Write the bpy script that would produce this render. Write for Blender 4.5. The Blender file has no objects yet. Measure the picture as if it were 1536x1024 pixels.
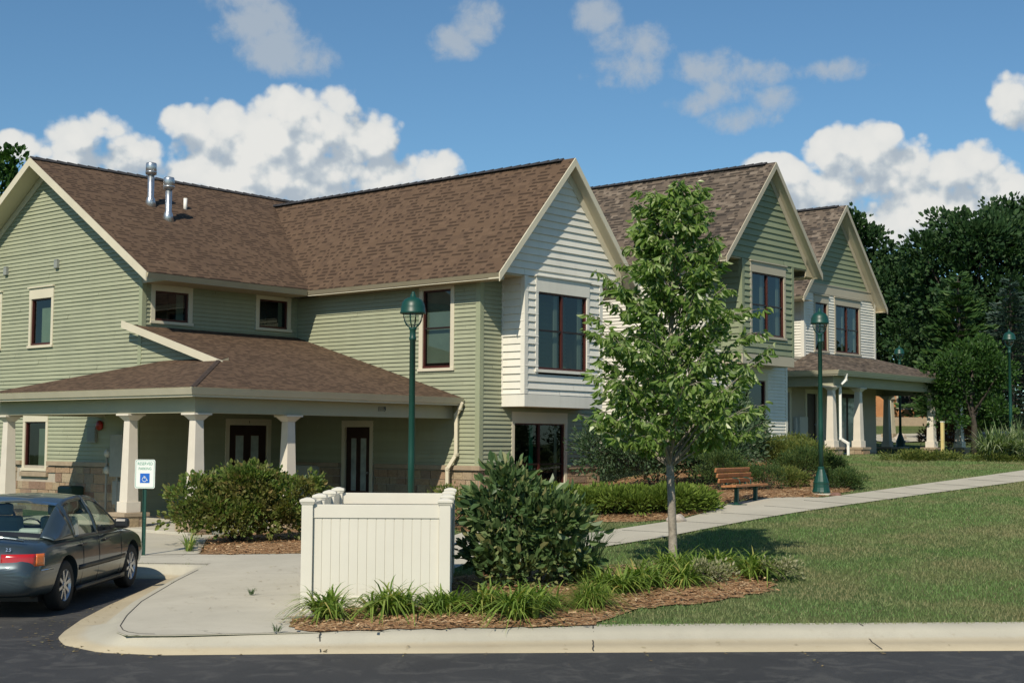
import bpy, bmesh, math, random
import numpy as np
from mathutils import Vector, Matrix
from mathutils.geometry import delaunay_2d_cdt
R = math.radians
sc = bpy.context.scene
col = sc.collection

# ---------------------------------------------------------------- camera
cd = bpy.data.cameras.new("camera")
cam = bpy.data.objects.new("camera", cd); col.objects.link(cam); sc.camera = cam
cd.sensor_width = 36; cd.lens = 49.78; cd.clip_end = 2000; cd.clip_start = 0.1
def _n(v): return v / np.linalg.norm(v)
_d1 = _n(np.array([2610-768, 673-512, 2124.])); _d2 = _n(np.array([-1693-768., 646-512, 2124.]))
_d2 = _n(_d2 - _d2.dot(_d1)*_d1); _up = np.cross(_d1, _d2)
if _up[1] > 0: _up = -_up
_M = np.stack([_d1, _d2, _up], 1)
cam.matrix_world = Matrix(((*_M[0][[0]], -_M[1][0], -_M[2][0], 0), (_M[0][1], -_M[1][1], -_M[2][1], 0), (_M[0][2], -_M[1][2], -_M[2][2], 2.1), (0, 0, 0, 1)))

# ---------------------------------------------------------------- light
SUNV = Vector((-1, -.42, .965)).normalized()          # towards the sun
EL = math.asin(SUNV.z); AZ = math.atan2(SUNV.x, SUNV.y)
ld = bpy.data.lights.new("sun", 'SUN'); ld.energy = 4.8; ld.angle = R(.53); ld.color = (1, .90, .74)
sun = bpy.data.objects.new("sun", ld); col.objects.link(sun)
sun.rotation_euler = SUNV.to_track_quat('Z', 'Y').to_euler(); sun.location = (0, 0, 40)
sc.view_settings.view_transform = 'Standard'; sc.view_settings.look = 'None'
sc.view_settings.exposure = 0; sc.view_settings.gamma = 1
sc.render.engine = 'CYCLES'
sc.cycles.max_bounces = 8; sc.cycles.transparent_max_bounces = 12; sc.cycles.diffuse_bounces = 3; sc.cycles.glossy_bounces = 3
sc.cycles.use_denoising = True; sc.cycles.caustics_reflective = False; sc.cycles.caustics_refractive = False

class NT:
    """small node helper"""
    def __init__(s, t): s.t = t; s.n = t.nodes; s.l = t.links
    def new(s, ty, **k):
        nd = s.n.new(ty)
        for a, b in k.items(): setattr(nd, a, b)
        return nd
    def put(s, sock, v):
        if hasattr(v, 'links') or isinstance(v, bpy.types.NodeSocket): s.l.new(v, sock)
        else: sock.default_value = v
    def math(s, op, a, b=0., c=0., clamp=False):
        nd = s.new('ShaderNodeMath', operation=op, use_clamp=clamp)
        for i, v in enumerate((a, b, c)): s.put(nd.inputs[i], v)
        return nd.outputs[0]
    def vmath(s, op, a, b=(0, 0, 0)):
        nd = s.new('ShaderNodeVectorMath', operation=op); s.put(nd.inputs[0], a)
        if op == 'SCALE': s.put(nd.inputs[3], b)
        else: s.put(nd.inputs[1], b)
        return nd.outputs[1] if op in ('DOT_PRODUCT', 'LENGTH') else nd.outputs[0]
    def noise(s, v, scale, detail=3., rough=.55, dist=0.):
        nd = s.new('ShaderNodeTexNoise'); s.put(nd.inputs['Vector'], v)
        nd.inputs['Scale'].default_value = scale; nd.inputs['Detail'].default_value = detail
        nd.inputs['Roughness'].default_value = rough; nd.inputs['Distortion'].default_value = dist
        return nd.outputs[0]
    def ramp(s, f, stops):
        nd = s.new('ShaderNodeValToRGB'); e = nd.color_ramp.elements
        while len(e) < len(stops): e.new(.5)
        for i, (p, c) in enumerate(stops): e[i].position = p; e[i].color = (*c, 1) if len(c) == 3 else c
        s.put(nd.inputs[0], f); return nd.outputs[0]
    def mix(s, f, a, b, mode='MIX'):
        nd = s.new('ShaderNodeMix', data_type='RGBA', blend_type=mode)
        s.put(nd.inputs[0], f)
        for i, v in ((6, a), (7, b)): s.put(nd.inputs[i], v if not isinstance(v, tuple) else ((*v, 1) if len(v) == 3 else v))
        return nd.outputs[2]
    def mapr(s, v, a, b, c=0., d=1., smooth=False):
        nd = s.new('ShaderNodeMapRange'); nd.interpolation_type = 'SMOOTHSTEP' if smooth else 'LINEAR'
        for i, q in enumerate((v, a, b, c, d)): s.put(nd.inputs[i], q)
        return nd.outputs[0]

# ---------------------------------------------------------------- sky with clouds
w = bpy.data.worlds.new("World"); sc.world = w; w.use_nodes = True
W = NT(w.node_tree); W.n.clear()
sky = W.new('ShaderNodeTexSky', sky_type='NISHITA'); sky.sun_disc = False
sky.sun_elevation = EL; sky.sun_rotation = AZ % (2*math.pi)
sky.air_density = 1.0; sky.dust_density = .3; sky.ozone_density = 2.5; sky.altitude = 200
tc = W.new('ShaderNodeTexCoord')
# cloud banks: (azimuth deg, elevation deg, half width, half height, density); each stands at its own place in the sky
CUM = [(51.14, 11.74, 3.47, 1.56, 1.0),(48.22, 12.63, 1.75, 1.61, 1.1),(49.84, 13.22, 1.61, 0.98, 1.0),(47.0, 11.88, 1.62, 1.44, 0.9),(52.73, 12.05, 1.84, 1.08, 1.0),(54.24, 12.36, 0.88, 0.72, 0.9),(50.32, 10.54, 4.56, 1.31, 1.0),(51.89, 9.74, 2.91, 0.92, 0.8),(53.73, 10.4, 1.3, 0.73, 0.8),(46.57, 10.65, 1.62, 0.93, 0.8),(44.27, 11.02, 1.31, 0.79, 1.0),(45.17, 10.68, 1.09, 0.64, 0.8),(60.06, 11.15, 1.23, 0.65, 0.9),(58.34, 11.52, 1.5, 0.91, 0.9),(57.23, 12.05, 1.32, 0.66, 0.8),(56.19, 11.15, 1.28, 0.87, 0.9),(57.32, 10.64, 2.03, 0.66, 0.8),(61.97, 10.83, 1.2, 0.74, 0.8),(54.75, 9.75, 1.55, 0.57, 0.7),(26.9, 11.54, 1.74, 1.13, 1.1),(28.35, 11.34, 0.93, 0.88, 1.0),(26.05, 11.94, 0.92, 0.66, 1.0),(25.56, 10.46, 2.26, 1.41, 1.0),(28.0, 9.95, 1.54, 1.17, 0.9),(23.68, 10.37, 1.48, 1.02, 1.0),(22.55, 10.92, 1.03, 0.81, 1.0),(24.32, 8.92, 2.71, 1.54, 1.0),(26.73, 8.74, 2.78, 1.04, 0.8),(30.61, 11.08, 1.16, 0.47, 1.0),(29.82, 10.61, 1.31, 0.68, 1.0),(29.31, 9.86, 1.04, 0.78, 0.8),(21.72, 9.56, 1.45, 1.26, 0.7),(21.27, 13.05, 0.87, 1.09, 0.75),
       (10,8,6,1.8,1),(78,9,6,2,1),(-20,10,7,2.5,1),(115,9,8,2.4,1),(-80,10,9,3,1),(-150,9,9,3,1)]
WSP = [(50.28, 15.4, 1.61, 1.02, 1.0),(49.6, 15.04, 1.48, 0.77, 1.0),(51.1, 16.5, 1.6, 1.01, 0.9),(52.05, 17.45, 1.86, 0.75, 0.8),(43.37, 15.88, 1.1, 0.72, 1.0),(42.69, 16.28, 0.96, 0.57, 0.8),(42.01, 16.93, 1.24, 0.56, 0.5),(37.61, 16.93, 0.93, 0.66, 0.8),(35.83, 15.88, 1.63, 0.87, 0.7),(36.24, 14.98, 1.36, 0.78, 0.5),(33.13, 14.92, 1.39, 0.72, 1.0),(31.65, 14.56, 1.59, 0.51, 0.7),(32.19, 13.99, 0.93, 0.52, 0.5),(27.83, 14.58, 1.29, 0.43, 0.8),(33.54, 13.5, 1.07, 0.44, 0.6),(31.66, 12.86, 1.19, 0.42, 0.5),(30.2, 13.53, 0.79, 0.36, 0.3),
       (80,20,9,4,.8),(0,22,10,5,.7),(-100,24,14,5,.8),(150,28,14,5,.8)]
def cloud_group(name, blobs, amp, sc1, billow=0., gain=1.):
    g = bpy.data.node_groups.new(name, 'ShaderNodeTree')
    g.interface.new_socket('Vector', in_out='INPUT', socket_type='NodeSocketVector')
    g.interface.new_socket('Density', in_out='OUTPUT', socket_type='NodeSocketFloat')
    G = NT(g); gi = G.new('NodeGroupInput'); go = G.new('NodeGroupOutput')
    sp = G.new('ShaderNodeSeparateXYZ'); G.l.new(gi.outputs[0], sp.inputs[0])
    az = G.math('MULTIPLY', G.math('ARCTAN2', sp.outputs[1], sp.outputs[0]), 57.2958)
    el = G.math('MULTIPLY', G.math('ARCSINE', sp.outputs[2]), 57.2958)
    acc = None
    cb = G.new('ShaderNodeCombineXYZ'); G.l.new(az, cb.inputs[0]); G.l.new(el, cb.inputs[1])
    for (a, e, ra, re, st) in blobs:
        v = G.vmath('SUBTRACT', cb.outputs[0], (a, e, 0))
        v = G.vmath('MULTIPLY', v, (1/ra, 1/re, 0))
        d = G.vmath('DOT_PRODUCT', v, v)
        val = G.math('MULTIPLY_ADD', d, -st*gain, st*gain)
        acc = val if acc is None else G.math('SMOOTH_MAX', acc, val, .25)
    nz = G.noise(gi.outputs[0], sc1, 9, .62, .15)
    nv = G.noise(gi.outputs[0], sc1*.42, 2, .5)
    nn = G.math('ADD', G.math('MULTIPLY_ADD', nz, amp, -amp*.5), G.math('MULTIPLY_ADD', nv, amp*.5, -amp*.25))
    if billow:
        vo = G.new('ShaderNodeTexVoronoi', feature='F1'); vo.inputs['Scale'].default_value = sc1*1.5; vo.inputs['Detail'].default_value = 2.; vo.inputs['Roughness'].default_value = .55
        G.l.new(gi.outputs[0], vo.inputs['Vector']); nn = G.math('ADD', nn, G.math('MULTIPLY_ADD', vo.outputs['Distance'], -billow, billow*.62))
    out = G.math('ADD', acc, nn)
    G.l.new(out, go.inputs[0]); return g
gc = cloud_group('cumulus_field', CUM, 2.0, 30., 1.3, 1.5); gw = cloud_group('wisp_field', WSP, 4.4, 34.)
def grp(g, v):
    nd = W.new('ShaderNodeGroup'); nd.node_tree = g; W.l.new(v, nd.inputs[0]); return nd.outputs[0]
dirv = tc.outputs['Generated']
D0 = grp(gc, dirv)
offv = W.vmath('ADD', dirv, tuple(Vector((-.30, .35, .80)).normalized()*.018))
D1 = grp(gc, offv)
cm = W.mapr(D0, -.55, .35, smooth=True)
lit = W.mapr(W.math('SUBTRACT', D0, D1), -.75, .6, smooth=True)
thick = W.mapr(D0, -.2, 1.6, smooth=True)
lit2 = W.math('ADD', W.math('MULTIPLY', lit, .62), W.math('MULTIPLY_ADD', thick, .12, .28), clamp=True)
ccol = W.ramp(lit2, [(.0, (.33, .42, .52)), (.35, (.46, .53, .60)), (.65, (.62, .67, .70)), (1., (.86, .86, .83))])
D2 = grp(gw, dirv)
wm = W.math('MULTIPLY', W.mapr(D2, -.45, 1.1, smooth=True), .78)
bgs = W.new('ShaderNodeBackground'); bgs.inputs[1].default_value = .088
skc = W.mix(1.0, sky.outputs[0], (.73, 1.00, 1.10), 'MULTIPLY')
W.l.new(skc, bgs.inputs[0])
bgw = W.new('ShaderNodeBackground'); bgw.inputs[0].default_value = (.50, .56, .62, 1); bgw.inputs[1].default_value = .88
bgc = W.new('ShaderNodeBackground'); W.l.new(ccol, bgc.inputs[0]); bgc.inputs[1].default_value = .92
m1 = W.new('ShaderNodeMixShader'); W.l.new(wm, m1.inputs[0]); W.l.new(bgs.outputs[0], m1.inputs[1]); W.l.new(bgw.outputs[0], m1.inputs[2])
m2 = W.new('ShaderNodeMixShader'); W.l.new(cm, m2.inputs[0]); W.l.new(m1.outputs[0], m2.inputs[1]); W.l.new(bgc.outputs[0], m2.inputs[2])
wo = W.new('ShaderNodeOutputWorld'); W.l.new(m2.outputs[0], wo.inputs[0])

# ---------------------------------------------------------------- helpers
def tag(o, label=None, cat=None, group=None, kind=None):
    if label: o['label'] = label
    if cat: o['category'] = cat
    if group: o['group'] = group
    if kind: o['kind'] = kind
    return o
def empty(name, loc=(0, 0, 0), rz=0.):
    o = bpy.data.objects.new(name, None); col.objects.link(o); o.location = loc; o.rotation_euler = (0, 0, rz)
    o.empty_display_size = .3; return o
def smooth01(a): a = min(1, max(0, a)); return a*a*(3-2*a)
def st_(x, y): return .654*x-.756*y, .754*x+.653*y
def xy(s, t): return (.6544*s+.7567*t, -.7565*s+.6546*t)
def gz(x, y):
    s, t = st_(x, y)
    k = .006+.0455*smooth01((s+6)/12)
    return .15+k*(max(0, min(t, 46.5)-15.-.095*min(12, max(s, -2))))+max(0, min(t, 95)-54)*.065

class MB:
    def __init__(s): s.v = []; s.f = []; s.uv = []; s.m = []; s.mi = 0; s.sm = []; s.smooth = False
    def add(s, vs, fs, uvs=None):
        b = len(s.v); s.v += [tuple(p) for p in vs]
        for i, f in enumerate(fs):
            s.f.append(tuple(b+j for j in f)); s.m.append(s.mi); s.sm.append(s.smooth)
            s.uv.append(uvs[i] if uvs else None)
    def hexa(s, p):      # 8 corners: bottom 4 ccw, top 4 ccw
        s.add(p, [(3, 2, 1, 0), (4, 5, 6, 7), (0, 1, 5, 4), (1, 2, 6, 5), (2, 3, 7, 6), (3, 0, 4, 7)])
    def box(s, x0, x1, y0, y1, z0, z1):
        s.hexa([(x0, y0, z0), (x1, y0, z0), (x1, y1, z0), (x0, y1, z0), (x0, y0, z1), (x1, y0, z1), (x1, y1, z1), (x0, y1, z1)])
    def obox(s, c, ax, ay, az):
        c = Vector(c); ax = Vector(ax); ay = Vector(ay); az = Vector(az)
        s.hexa([c-ax-ay-az, c+ax-ay-az, c+ax+ay-az, c-ax+ay-az, c-ax-ay+az, c+ax-ay+az, c+ax+ay+az, c-ax+ay+az])
    def prism(s, poly, off):
        """poly: list of 3d points (planar); off: extrusion vector"""
        n = len(poly); off = Vector(off); a = [Vector(p) for p in poly]; b = [p+off for p in a]
        s.add(a+b, [tuple(range(n))[::-1], tuple(range(n, 2*n))]+[(i, (i+1) % n, n+(i+1) % n, n+i) for i in range(n)])
    def bar(s, p, q, w, h, up=(0, 0, 1)):
        p = Vector(p); q = Vector(q); d = (q-p).normalized(); u = Vector(up); r = d.cross(u).normalized(); u = r.cross(d)
        s.obox((p+q)/2, (q-p)/2, r*w/2, u*h/2)
    def tube(s, path, r, n=10, caps=True):
        path = [Vector(p) for p in path]; rs = r if isinstance(r, (list, tuple)) else [r]*len(path)
        vs = []; ref = Vector((0, 0, 1))
        for i, p in enumerate(path):
            d = (path[min(i+1, len(path)-1)]-path[max(i-1, 0)]).normalized()
            a = ref if abs(d.dot(ref)) < .95 else Vector((1, 0, 0))
            u = d.cross(a).normalized(); v = d.cross(u)
            if i and abs(d.dot(ref)) >= .95: u = Vector((0, 1, 0)); v = d.cross(u)
            for k in range(n):
                t = 2*math.pi*k/n; vs.append(p+(u*math.cos(t)+v*math.sin(t))*rs[i])
        fs = [(i*n+k, i*n+(k+1) % n, (i+1)*n+(k+1) % n, (i+1)*n+k) for i in range(len(path)-1) for k in range(n)]
        if caps: fs += [tuple(range(n))[::-1], tuple(range((len(path)-1)*n, len(path)*n))]
        s.add(vs, fs)
    def lathe(s, prof, c=(0, 0, 0), n=20, sx=1, sy=1):
        vs = [(c[0]+r*math.cos(2*math.pi*k/n)*sx, c[1]+r*math.sin(2*math.pi*k/n)*sy, c[2]+z) for r, z in prof for k in range(n)]
        fs = [(i*n+k, i*n+(k+1) % n, (i+1)*n+(k+1) % n, (i+1)*n+k) for i in range(len(prof)-1) for k in range(n)]
        if prof[0][0] > 1e-4: fs.append(tuple(range(n))[::-1])
        if prof[-1][0] > 1e-4: fs.append(tuple(range((len(prof)-1)*n, len(prof)*n)))
        s.add(vs, fs)
    def build(s, name, mat, parent=None, bevel=0., smooth=None, auto=False):
        me = bpy.data.meshes.new(name); me.from_pydata(s.v, [], s.f)
        mats = mat if isinstance(mat, (list, tuple)) else [mat]
        for m in mats: me.materials.append(m)
        me.polygons.foreach_set('material_index', s.m)
        if any(s.sm) or smooth: me.polygons.foreach_set('use_smooth', [True]*len(s.f) if smooth else s.sm)
        if any(u is not None for u in s.uv):
            ul = me.uv_layers.new(name='UVMap'); flat = []
            for f, u in zip(s.f, s.uv):
                for j in range(len(f)): flat += list(u[j]) if u else [0, 0]
            ul.data.foreach_set('uv', flat)
        me.update(); o = bpy.data.objects.new(name, me); col.objects.link(o)
        if parent: o.parent = parent
        if bevel:
            b = o.modifiers.new('bevel', 'BEVEL'); b.width = bevel; b.segments = 2; b.limit_method = 'ANGLE'; b.angle_limit = R(40)
        return o

def copy_tree(o, parent=None):
    c = o.copy(); col.objects.link(c)
    if parent is not None: c.parent = parent
    for ch in list(o.children): copy_tree(ch, c)
    return c

# ---------------------------------------------------------------- materials
MATS = {}
def pbase(name, rough=.6, metal=0., spec=.5):
    m = bpy.data.materials.new(name); m.use_nodes = True; T = NT(m.node_tree)
    b = T.n['Principled BSDF']; b.inputs['Roughness'].default_value = rough; b.inputs['Metallic'].default_value = metal
    b.inputs['Specular IOR Level'].default_value = spec
    MATS[name] = m; return m, T, b
def bump(T, b, h, strength=.3, dist=.01):
    n = T.new('ShaderNodeBump'); n.inputs['Strength'].default_value = strength; n.inputs['Distance'].default_value = dist
    T.l.new(h, n.inputs['Height']); T.l.new(n.outputs[0], b.inputs['Normal'])
def plain(name, c, rough=.6, metal=0., var=.12, scale=3., bmp=0., spec=.4, fine=0., isl=0.):
    m, T, b = pbase(name, rough, metal, spec)
    co = T.new('ShaderNodeTexCoord').outputs['Object']
    n = T.noise(co, scale, 5, .6)
    cc = T.mix(T.mapr(n, .3, .7), tuple(x*(1-var) for x in c), tuple(min(1, x*(1+var)) for x in c))
    if isl:
        g = T.new('ShaderNodeNewGeometry'); cc = T.mix(T.math('MULTIPLY', g.outputs['Random Per Island'], isl), cc, T.mix(1., cc, (.6, .6, .58), 'MULTIPLY'))
        st = T.noise(T.vmath('MULTIPLY', co, (5, 5, .5)), 1., 4, .7); cc = T.mix(T.mapr(st, .5, .75, 0, .25), cc, T.mix(1., cc, (.72, .72, .68), 'MULTIPLY'))
    if fine:
        n2 = T.noise(co, 60, 3, .7); cc = T.mix(T.mapr(n2, .35, .65), cc, T.mix(1., cc, (1-fine,)*3, 'MULTIPLY'))
    T.l.new(cc, b.inputs['Base Color'])
    T.put(b.inputs['Roughness'], T.mapr(n, .3, .7, rough*.9, min(1, rough*1.1)))
    if bmp: bump(T, b, T.noise(co, 40, 4, .6), bmp, .01)
    return m
sage = plain('sage_siding', (.325, .345, .235), .6, var=.05, scale=1.2, bmp=.1, isl=.22)
sage_h2 = plain('green_siding', (.235, .27, .17), .6, var=.05, scale=1.2, bmp=.1, isl=.22)
whitesd = plain('white_siding', (.73, .71, .63), .55, var=.04, scale=1.2, bmp=.1, isl=.16)
fasciam = plain('eave_fascia', (.42, .375, .26), .6, var=.06)
cream = plain('cream_trim', (.60, .555, .425), .55, var=.05, scale=2)
taupe = plain('taupe_trim', (.42, .38, .29), .55, var=.05, scale=2)
beamm = plain('porch_beam_paint', (.37, .37, .27), .6, var=.05)
colm = plain('column_paint', (.66, .61, .52), .55, var=.05)
olivetrim = plain('sage_trim', (.30, .33, .215), .55, var=.05, scale=2)
sashd = plain('dark_sash', (.022, .012, .010), .4)
sashred = plain('red_brown_sash', (.062, .016, .012), .45, var=.15, scale=6)
joint_dark = plain('joint_dark', (.05, .05, .045), .9)
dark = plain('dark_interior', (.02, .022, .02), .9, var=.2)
doorm = plain('dark_door', (.030, .014, .011), .35, var=.2)
blindm = plain('window_blind', (.55, .58, .42), .8, var=.08)
blindd = plain('grey_shade', (.34, .36, .30), .8, var=.1)
vinyl = plain('vinyl_fence_white', (.64, .62, .54), .38, var=.03, scale=1.5)
greenm = plain('green_painted_metal', (.006, .052, .038), .42, var=.12, scale=5, spec=.5)
steel = plain('galvanised_steel', (.50, .53, .55), .32, metal=.85, var=.15, scale=8)
greybox = plain('grey_metal_box', (.25, .27, .25), .5, var=.1, scale=5)
paleb = plain('pale_box', (.48, .49, .44), .5, var=.06)
pvc = plain('white_pipe', (.75, .75, .70), .5, var=.05)
ledge = plain('stone_ledge', (.36, .285, .20), .8, var=.12, scale=6, bmp=.4, fine=.15)
mortar = plain('mortar', (.40, .36, .29), .9, var=.1, scale=5, bmp=.3)
redm = plain('alarm_red', (.28, .02, .015), .4)
woodm = plain('bench_wood', (.37, .16, .062), .55, var=.25, scale=7)
rockm = plain('pale_rock', (.42, .37, .31), .9, var=.25, scale=7, bmp=.6)
rubber = plain('tyre_rubber', (.018, .018, .018), .75, var=.1)
alloy = plain('alloy_rim', (.55, .55, .57), .3, metal=.7, var=.1)
seatm = plain('car_seat_cloth', (.36, .42, .42), .9, var=.08)
blackp = plain('black_plastic', (.02, .022, .025), .4)
chrome = plain('chrome_trim', (.7, .7, .7), .15, metal=1., var=.05)
bark = plain('grey_bark', (.27, .24, .195), .9, var=.35, scale=14, bmp=.8)
barkd = plain('dark_bark', (.06, .05, .04), .9, var=.3, scale=10, bmp=.6)
brickfar = plain('orange_brick', (.42, .20, .085), .85, var=.2, scale=2)
yellowm = plain('yellow_paint', (.62, .50, .22), .5)
signw = plain('sign_white', (.74, .78, .74), .4, var=.03)
signg = plain('sign_green', (.03, .28, .17), .4, var=.05)
signb = plain('sign_blue', (.012, .12, .50), .4, var=.05)
soffit = plain('soffit_panel', (.45, .39, .27), .6, var=.05)

def stone_mat():
    m, T, b = pbase('ashlar_stone', .85)
    g = T.new('ShaderNodeNewGeometry'); co = T.new('ShaderNodeTexCoord').outputs['Object']
    r = T.ramp(g.outputs['Random Per Island'], [(0, (.42, .30, .18)), (.3, (.36, .24, .16)), (.5, (.44, .36, .24)), (.68, (.27, .16, .11)), (.85, (.33, .28, .20)), (1, (.46, .34, .20))])
    n = T.noise(co, 16, 5, .65); c = T.mix(T.mapr(n, .3, .7), T.mix(1., r, (.72, .72, .72), 'MULTIPLY'), r)
    T.l.new(c, b.inputs['Base Color']); bump(T, b, T.noise(co, 14, 6, .7), .9, .03); return m
stone = stone_mat()

def shingle_mat(name, c1, c2, c3, tw=.26):
    m, T, b = pbase(name, .9, spec=.2)
    uv = T.new('ShaderNodeUVMap').outputs[0]; sp = T.new('ShaderNodeSeparateXYZ'); T.l.new(uv, sp.inputs[0])
    row = T.math('FLOOR', T.math('DIVIDE', sp.outputs[1], .13))
    fr = T.math('FRACT', T.math('DIVIDE', sp.outputs[1], .13))
    wn = T.new('ShaderNodeTexWhiteNoise', noise_dimensions='1D'); T.l.new(row, wn.inputs['W'])
    def cells(width, seed):
        u = T.math('ADD', T.math('DIVIDE', sp.outputs[0], width), T.math('MULTIPLY', wn.outputs[0], 17.3+seed))
        # irregular tab widths
        u = T.math('ADD', u, T.math('MULTIPLY', T.math('SINE', T.math('MULTIPLY_ADD', u, 2.1, T.math('MULTIPLY', row, 1.7))), .28))
        cc = T.math('FLOOR', u); cb = T.new('ShaderNodeCombineXYZ'); T.l.new(cc, cb.inputs[0]); T.l.new(row, cb.inputs[1]); cb.inputs[2].default_value = seed
        w2 = T.new('ShaderNodeTexWhiteNoise', noise_dimensions='3D'); T.l.new(cb.outputs[0], w2.inputs[0])
        return w2.outputs[0], T.math('FRACT', u)
    a, fa = cells(tw*.9, 1.); d, fd = cells(tw*.6, 5.)
    base = T.ramp(a, [(0, c2), (.35, c1), (.7, c1), (1, c3)])
    co = T.new('ShaderNodeTexCoord').outputs['Object']
    gr = T.noise(co, 55, 4, .85)
    base = T.mix(T.mapr(gr, .3, .7, 0, .55), base, T.mix(1., base, (.55, .55, .58), 'MULTIPLY'))
    big = T.noise(co, .45, 4, .6); base = T.mix(T.mapr(big, .3, .7, 0, .5), base, T.mix(1., base, (.75, .76, .80), 'MULTIPLY'))
    # laminated tabs: the thicker tab ends stop short of the course edge, the shadow line in their gaps is put into the colour
    gap = T.math('MULTIPLY', T.math('GREATER_THAN', d, .56), T.math('LESS_THAN', fr, .52))
    base = T.mix(T.math('MULTIPLY', gap, .8), base, tuple(x*.34 for x in c2))
    T.l.new(base, b.inputs['Base Color'])
    h = T.math('ADD', T.math('MULTIPLY', T.math('SUBTRACT', 1., fr), .6), T.math('MULTIPLY', gap, -.8))
    h = T.math('ADD', h, T.math('MULTIPLY', gr, .25))
    bump(T, b, h, .9, .012); return m
roof_brown = shingle_mat('brown_shingles', (.135, .088, .056), (.11, .072, .048), (.155, .102, .066), .17)
roof_grey = shingle_mat('greybrown_shingles', (.155, .122, .092), (.075, .063, .053), (.24, .195, .15), .21)
ridgem = plain('ridge_shingle', (.035, .034, .036), .9, var=.35, scale=6, bmp=.5)

def glass_mat(name='window_glass', tint=(.03, .045, .04), fac=.20):
    m = bpy.data.materials.new(name); m.use_nodes = True; T = NT(m.node_tree); T.n.clear()
    tr = T.new('ShaderNodeBsdfTransparent'); tr.inputs[0].default_value = (*tint, 1)
    gl = T.new('ShaderNodeBsdfGlossy'); gl.inputs['Roughness'].default_value = .02; gl.inputs[0].default_value = (.9, .95, 1, 1)
    co = T.new('ShaderNodeTexCoord').outputs['Object']; bn = T.new('ShaderNodeBump'); bn.inputs['Strength'].default_value = .05; bn.inputs['Distance'].default_value = .02
    T.l.new(T.noise(co, 1.4, 1, .5), bn.inputs['Height']); T.l.new(bn.outputs[0], gl.inputs['Normal'])
    g = T.new('ShaderNodeNewGeometry'); cs = T.math('ABSOLUTE', T.vmath('DOT_PRODUCT', g.outputs['Normal'], g.outputs['Incoming']))
    f = T.math('MULTIPLY', T.math('MULTIPLY_ADD', T.math('POWER', T.math('SUBTRACT', 1., cs), 4.5), .9, .06), fac*5)
    mx = T.new('ShaderNodeMixShader'); T.l.new(T.math('MINIMUM', f, .9), mx.inputs[0]); T.l.new(tr.outputs[0], mx.inputs[1]); T.l.new(gl.outputs[0], mx.inputs[2])
    o = T.new('ShaderNodeOutputMaterial'); T.l.new(mx.outputs[0], o.inputs[0]); return m
glass = glass_mat('window_glass', (.42, .50, .46), .22)
carglass = glass_mat('car_glass', (.72, .82, .78), .24)

def leaf_mat(name, stops, trans=.35, rough=.5, noise_c=None, spec=.3, nsc=1.2):
    m = bpy.data.materials.new(name); m.use_nodes = True; T = NT(m.node_tree); b = T.n['Principled BSDF']
    b.inputs['Roughness'].default_value = rough; b.inputs['Specular IOR Level'].default_value = spec
    g = T.new('ShaderNodeNewGeometry'); c = T.ramp(g.outputs['Random Per Island'], stops)
    co = T.new('ShaderNodeTexCoord').outputs['Object']
    if noise_c: c = T.mix(T.mapr(T.noise(co, nsc, 4, .6), .42, .62), c, T.mix(.75, c, noise_c))
    T.l.new(c, b.inputs['Base Color'])
    t = T.new('ShaderNodeBsdfTranslucent'); T.l.new(T.mix(1., c, (1.3, 1.45, .6), 'MULTIPLY'), t.inputs[0])
    mx = T.new('ShaderNodeMixShader'); mx.inputs[0].default_value = trans; T.l.new(b.outputs[0], mx.inputs[1]); T.l.new(t.outputs[0], mx.inputs[2])
    T.l.new(mx.outputs[0], T.n['Material Output'].inputs[0]); return m

# ================================================================ GROUND
def ground_mat():
    m, T, b = pbase('lawn_soil', .95, spec=.1)
    co = T.new('ShaderNodeTexCoord').outputs['Object']
    a = T.noise(co, .35, 5, .62); f = T.noise(co, 9, 5, .75); g = T.noise(co, 55, 3, .8)
    c = T.mix(T.mapr(a, .38, .62), (.10, .165, .055), (.155, .19, .075))
    c = T.mix(T.mapr(f, .5, .72, 0, .75), c, (.22, .18, .10))
    c = T.mix(T.mapr(g, .3, .7, 0, .5), c, (.03, .05, .016))
    T.l.new(c, b.inputs['Base Color']); bump(T, b, g, .9, .04); return m
lawnm = ground_mat()
def asphalt_mat():
    m, T, b = pbase('asphalt', .75, spec=.4)
    co = T.new('ShaderNodeTexCoord').outputs['Object']
    st = T.vmath('MULTIPLY', co, (1, 1, 1))
    a = T.noise(co, .5, 5, .6); g = T.noise(co, 140, 2, .8); sp = T.noise(co, 38, 2, .5)
    c = T.mix(T.mapr(a, .3, .7), (.022, .023, .025), (.046, .047, .048))
    c = T.mix(T.mapr(g, .45, .75, 0, .55), c, (.085, .085, .082))
    stn = T.noise(T.vmath('MULTIPLY', co, (1.6, 1.6, 1)), 1.3, 6, .7, 1.2); c = T.mix(T.mapr(stn, .50, .62, 0, .6), c, (.085, .084, .08))
    c = T.mix(T.mapr(T.noise(co, 9, 4, .75), .58, .72, 0, .5), c, (.014, .015, .017))
    c = T.mix(T.mapr(sp, .70, .76, 0, .6), c, (.20, .18, .14))
    dr = T.vmath('MULTIPLY', T.new('ShaderNodeVectorRotate', rotation_type='Z_AXIS').outputs[0], (1, 1, 1))
    T.l.new(c, b.inputs['Base Color']); bump(T, b, g, .6, .006); return m
asphalt = asphalt_mat()
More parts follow.
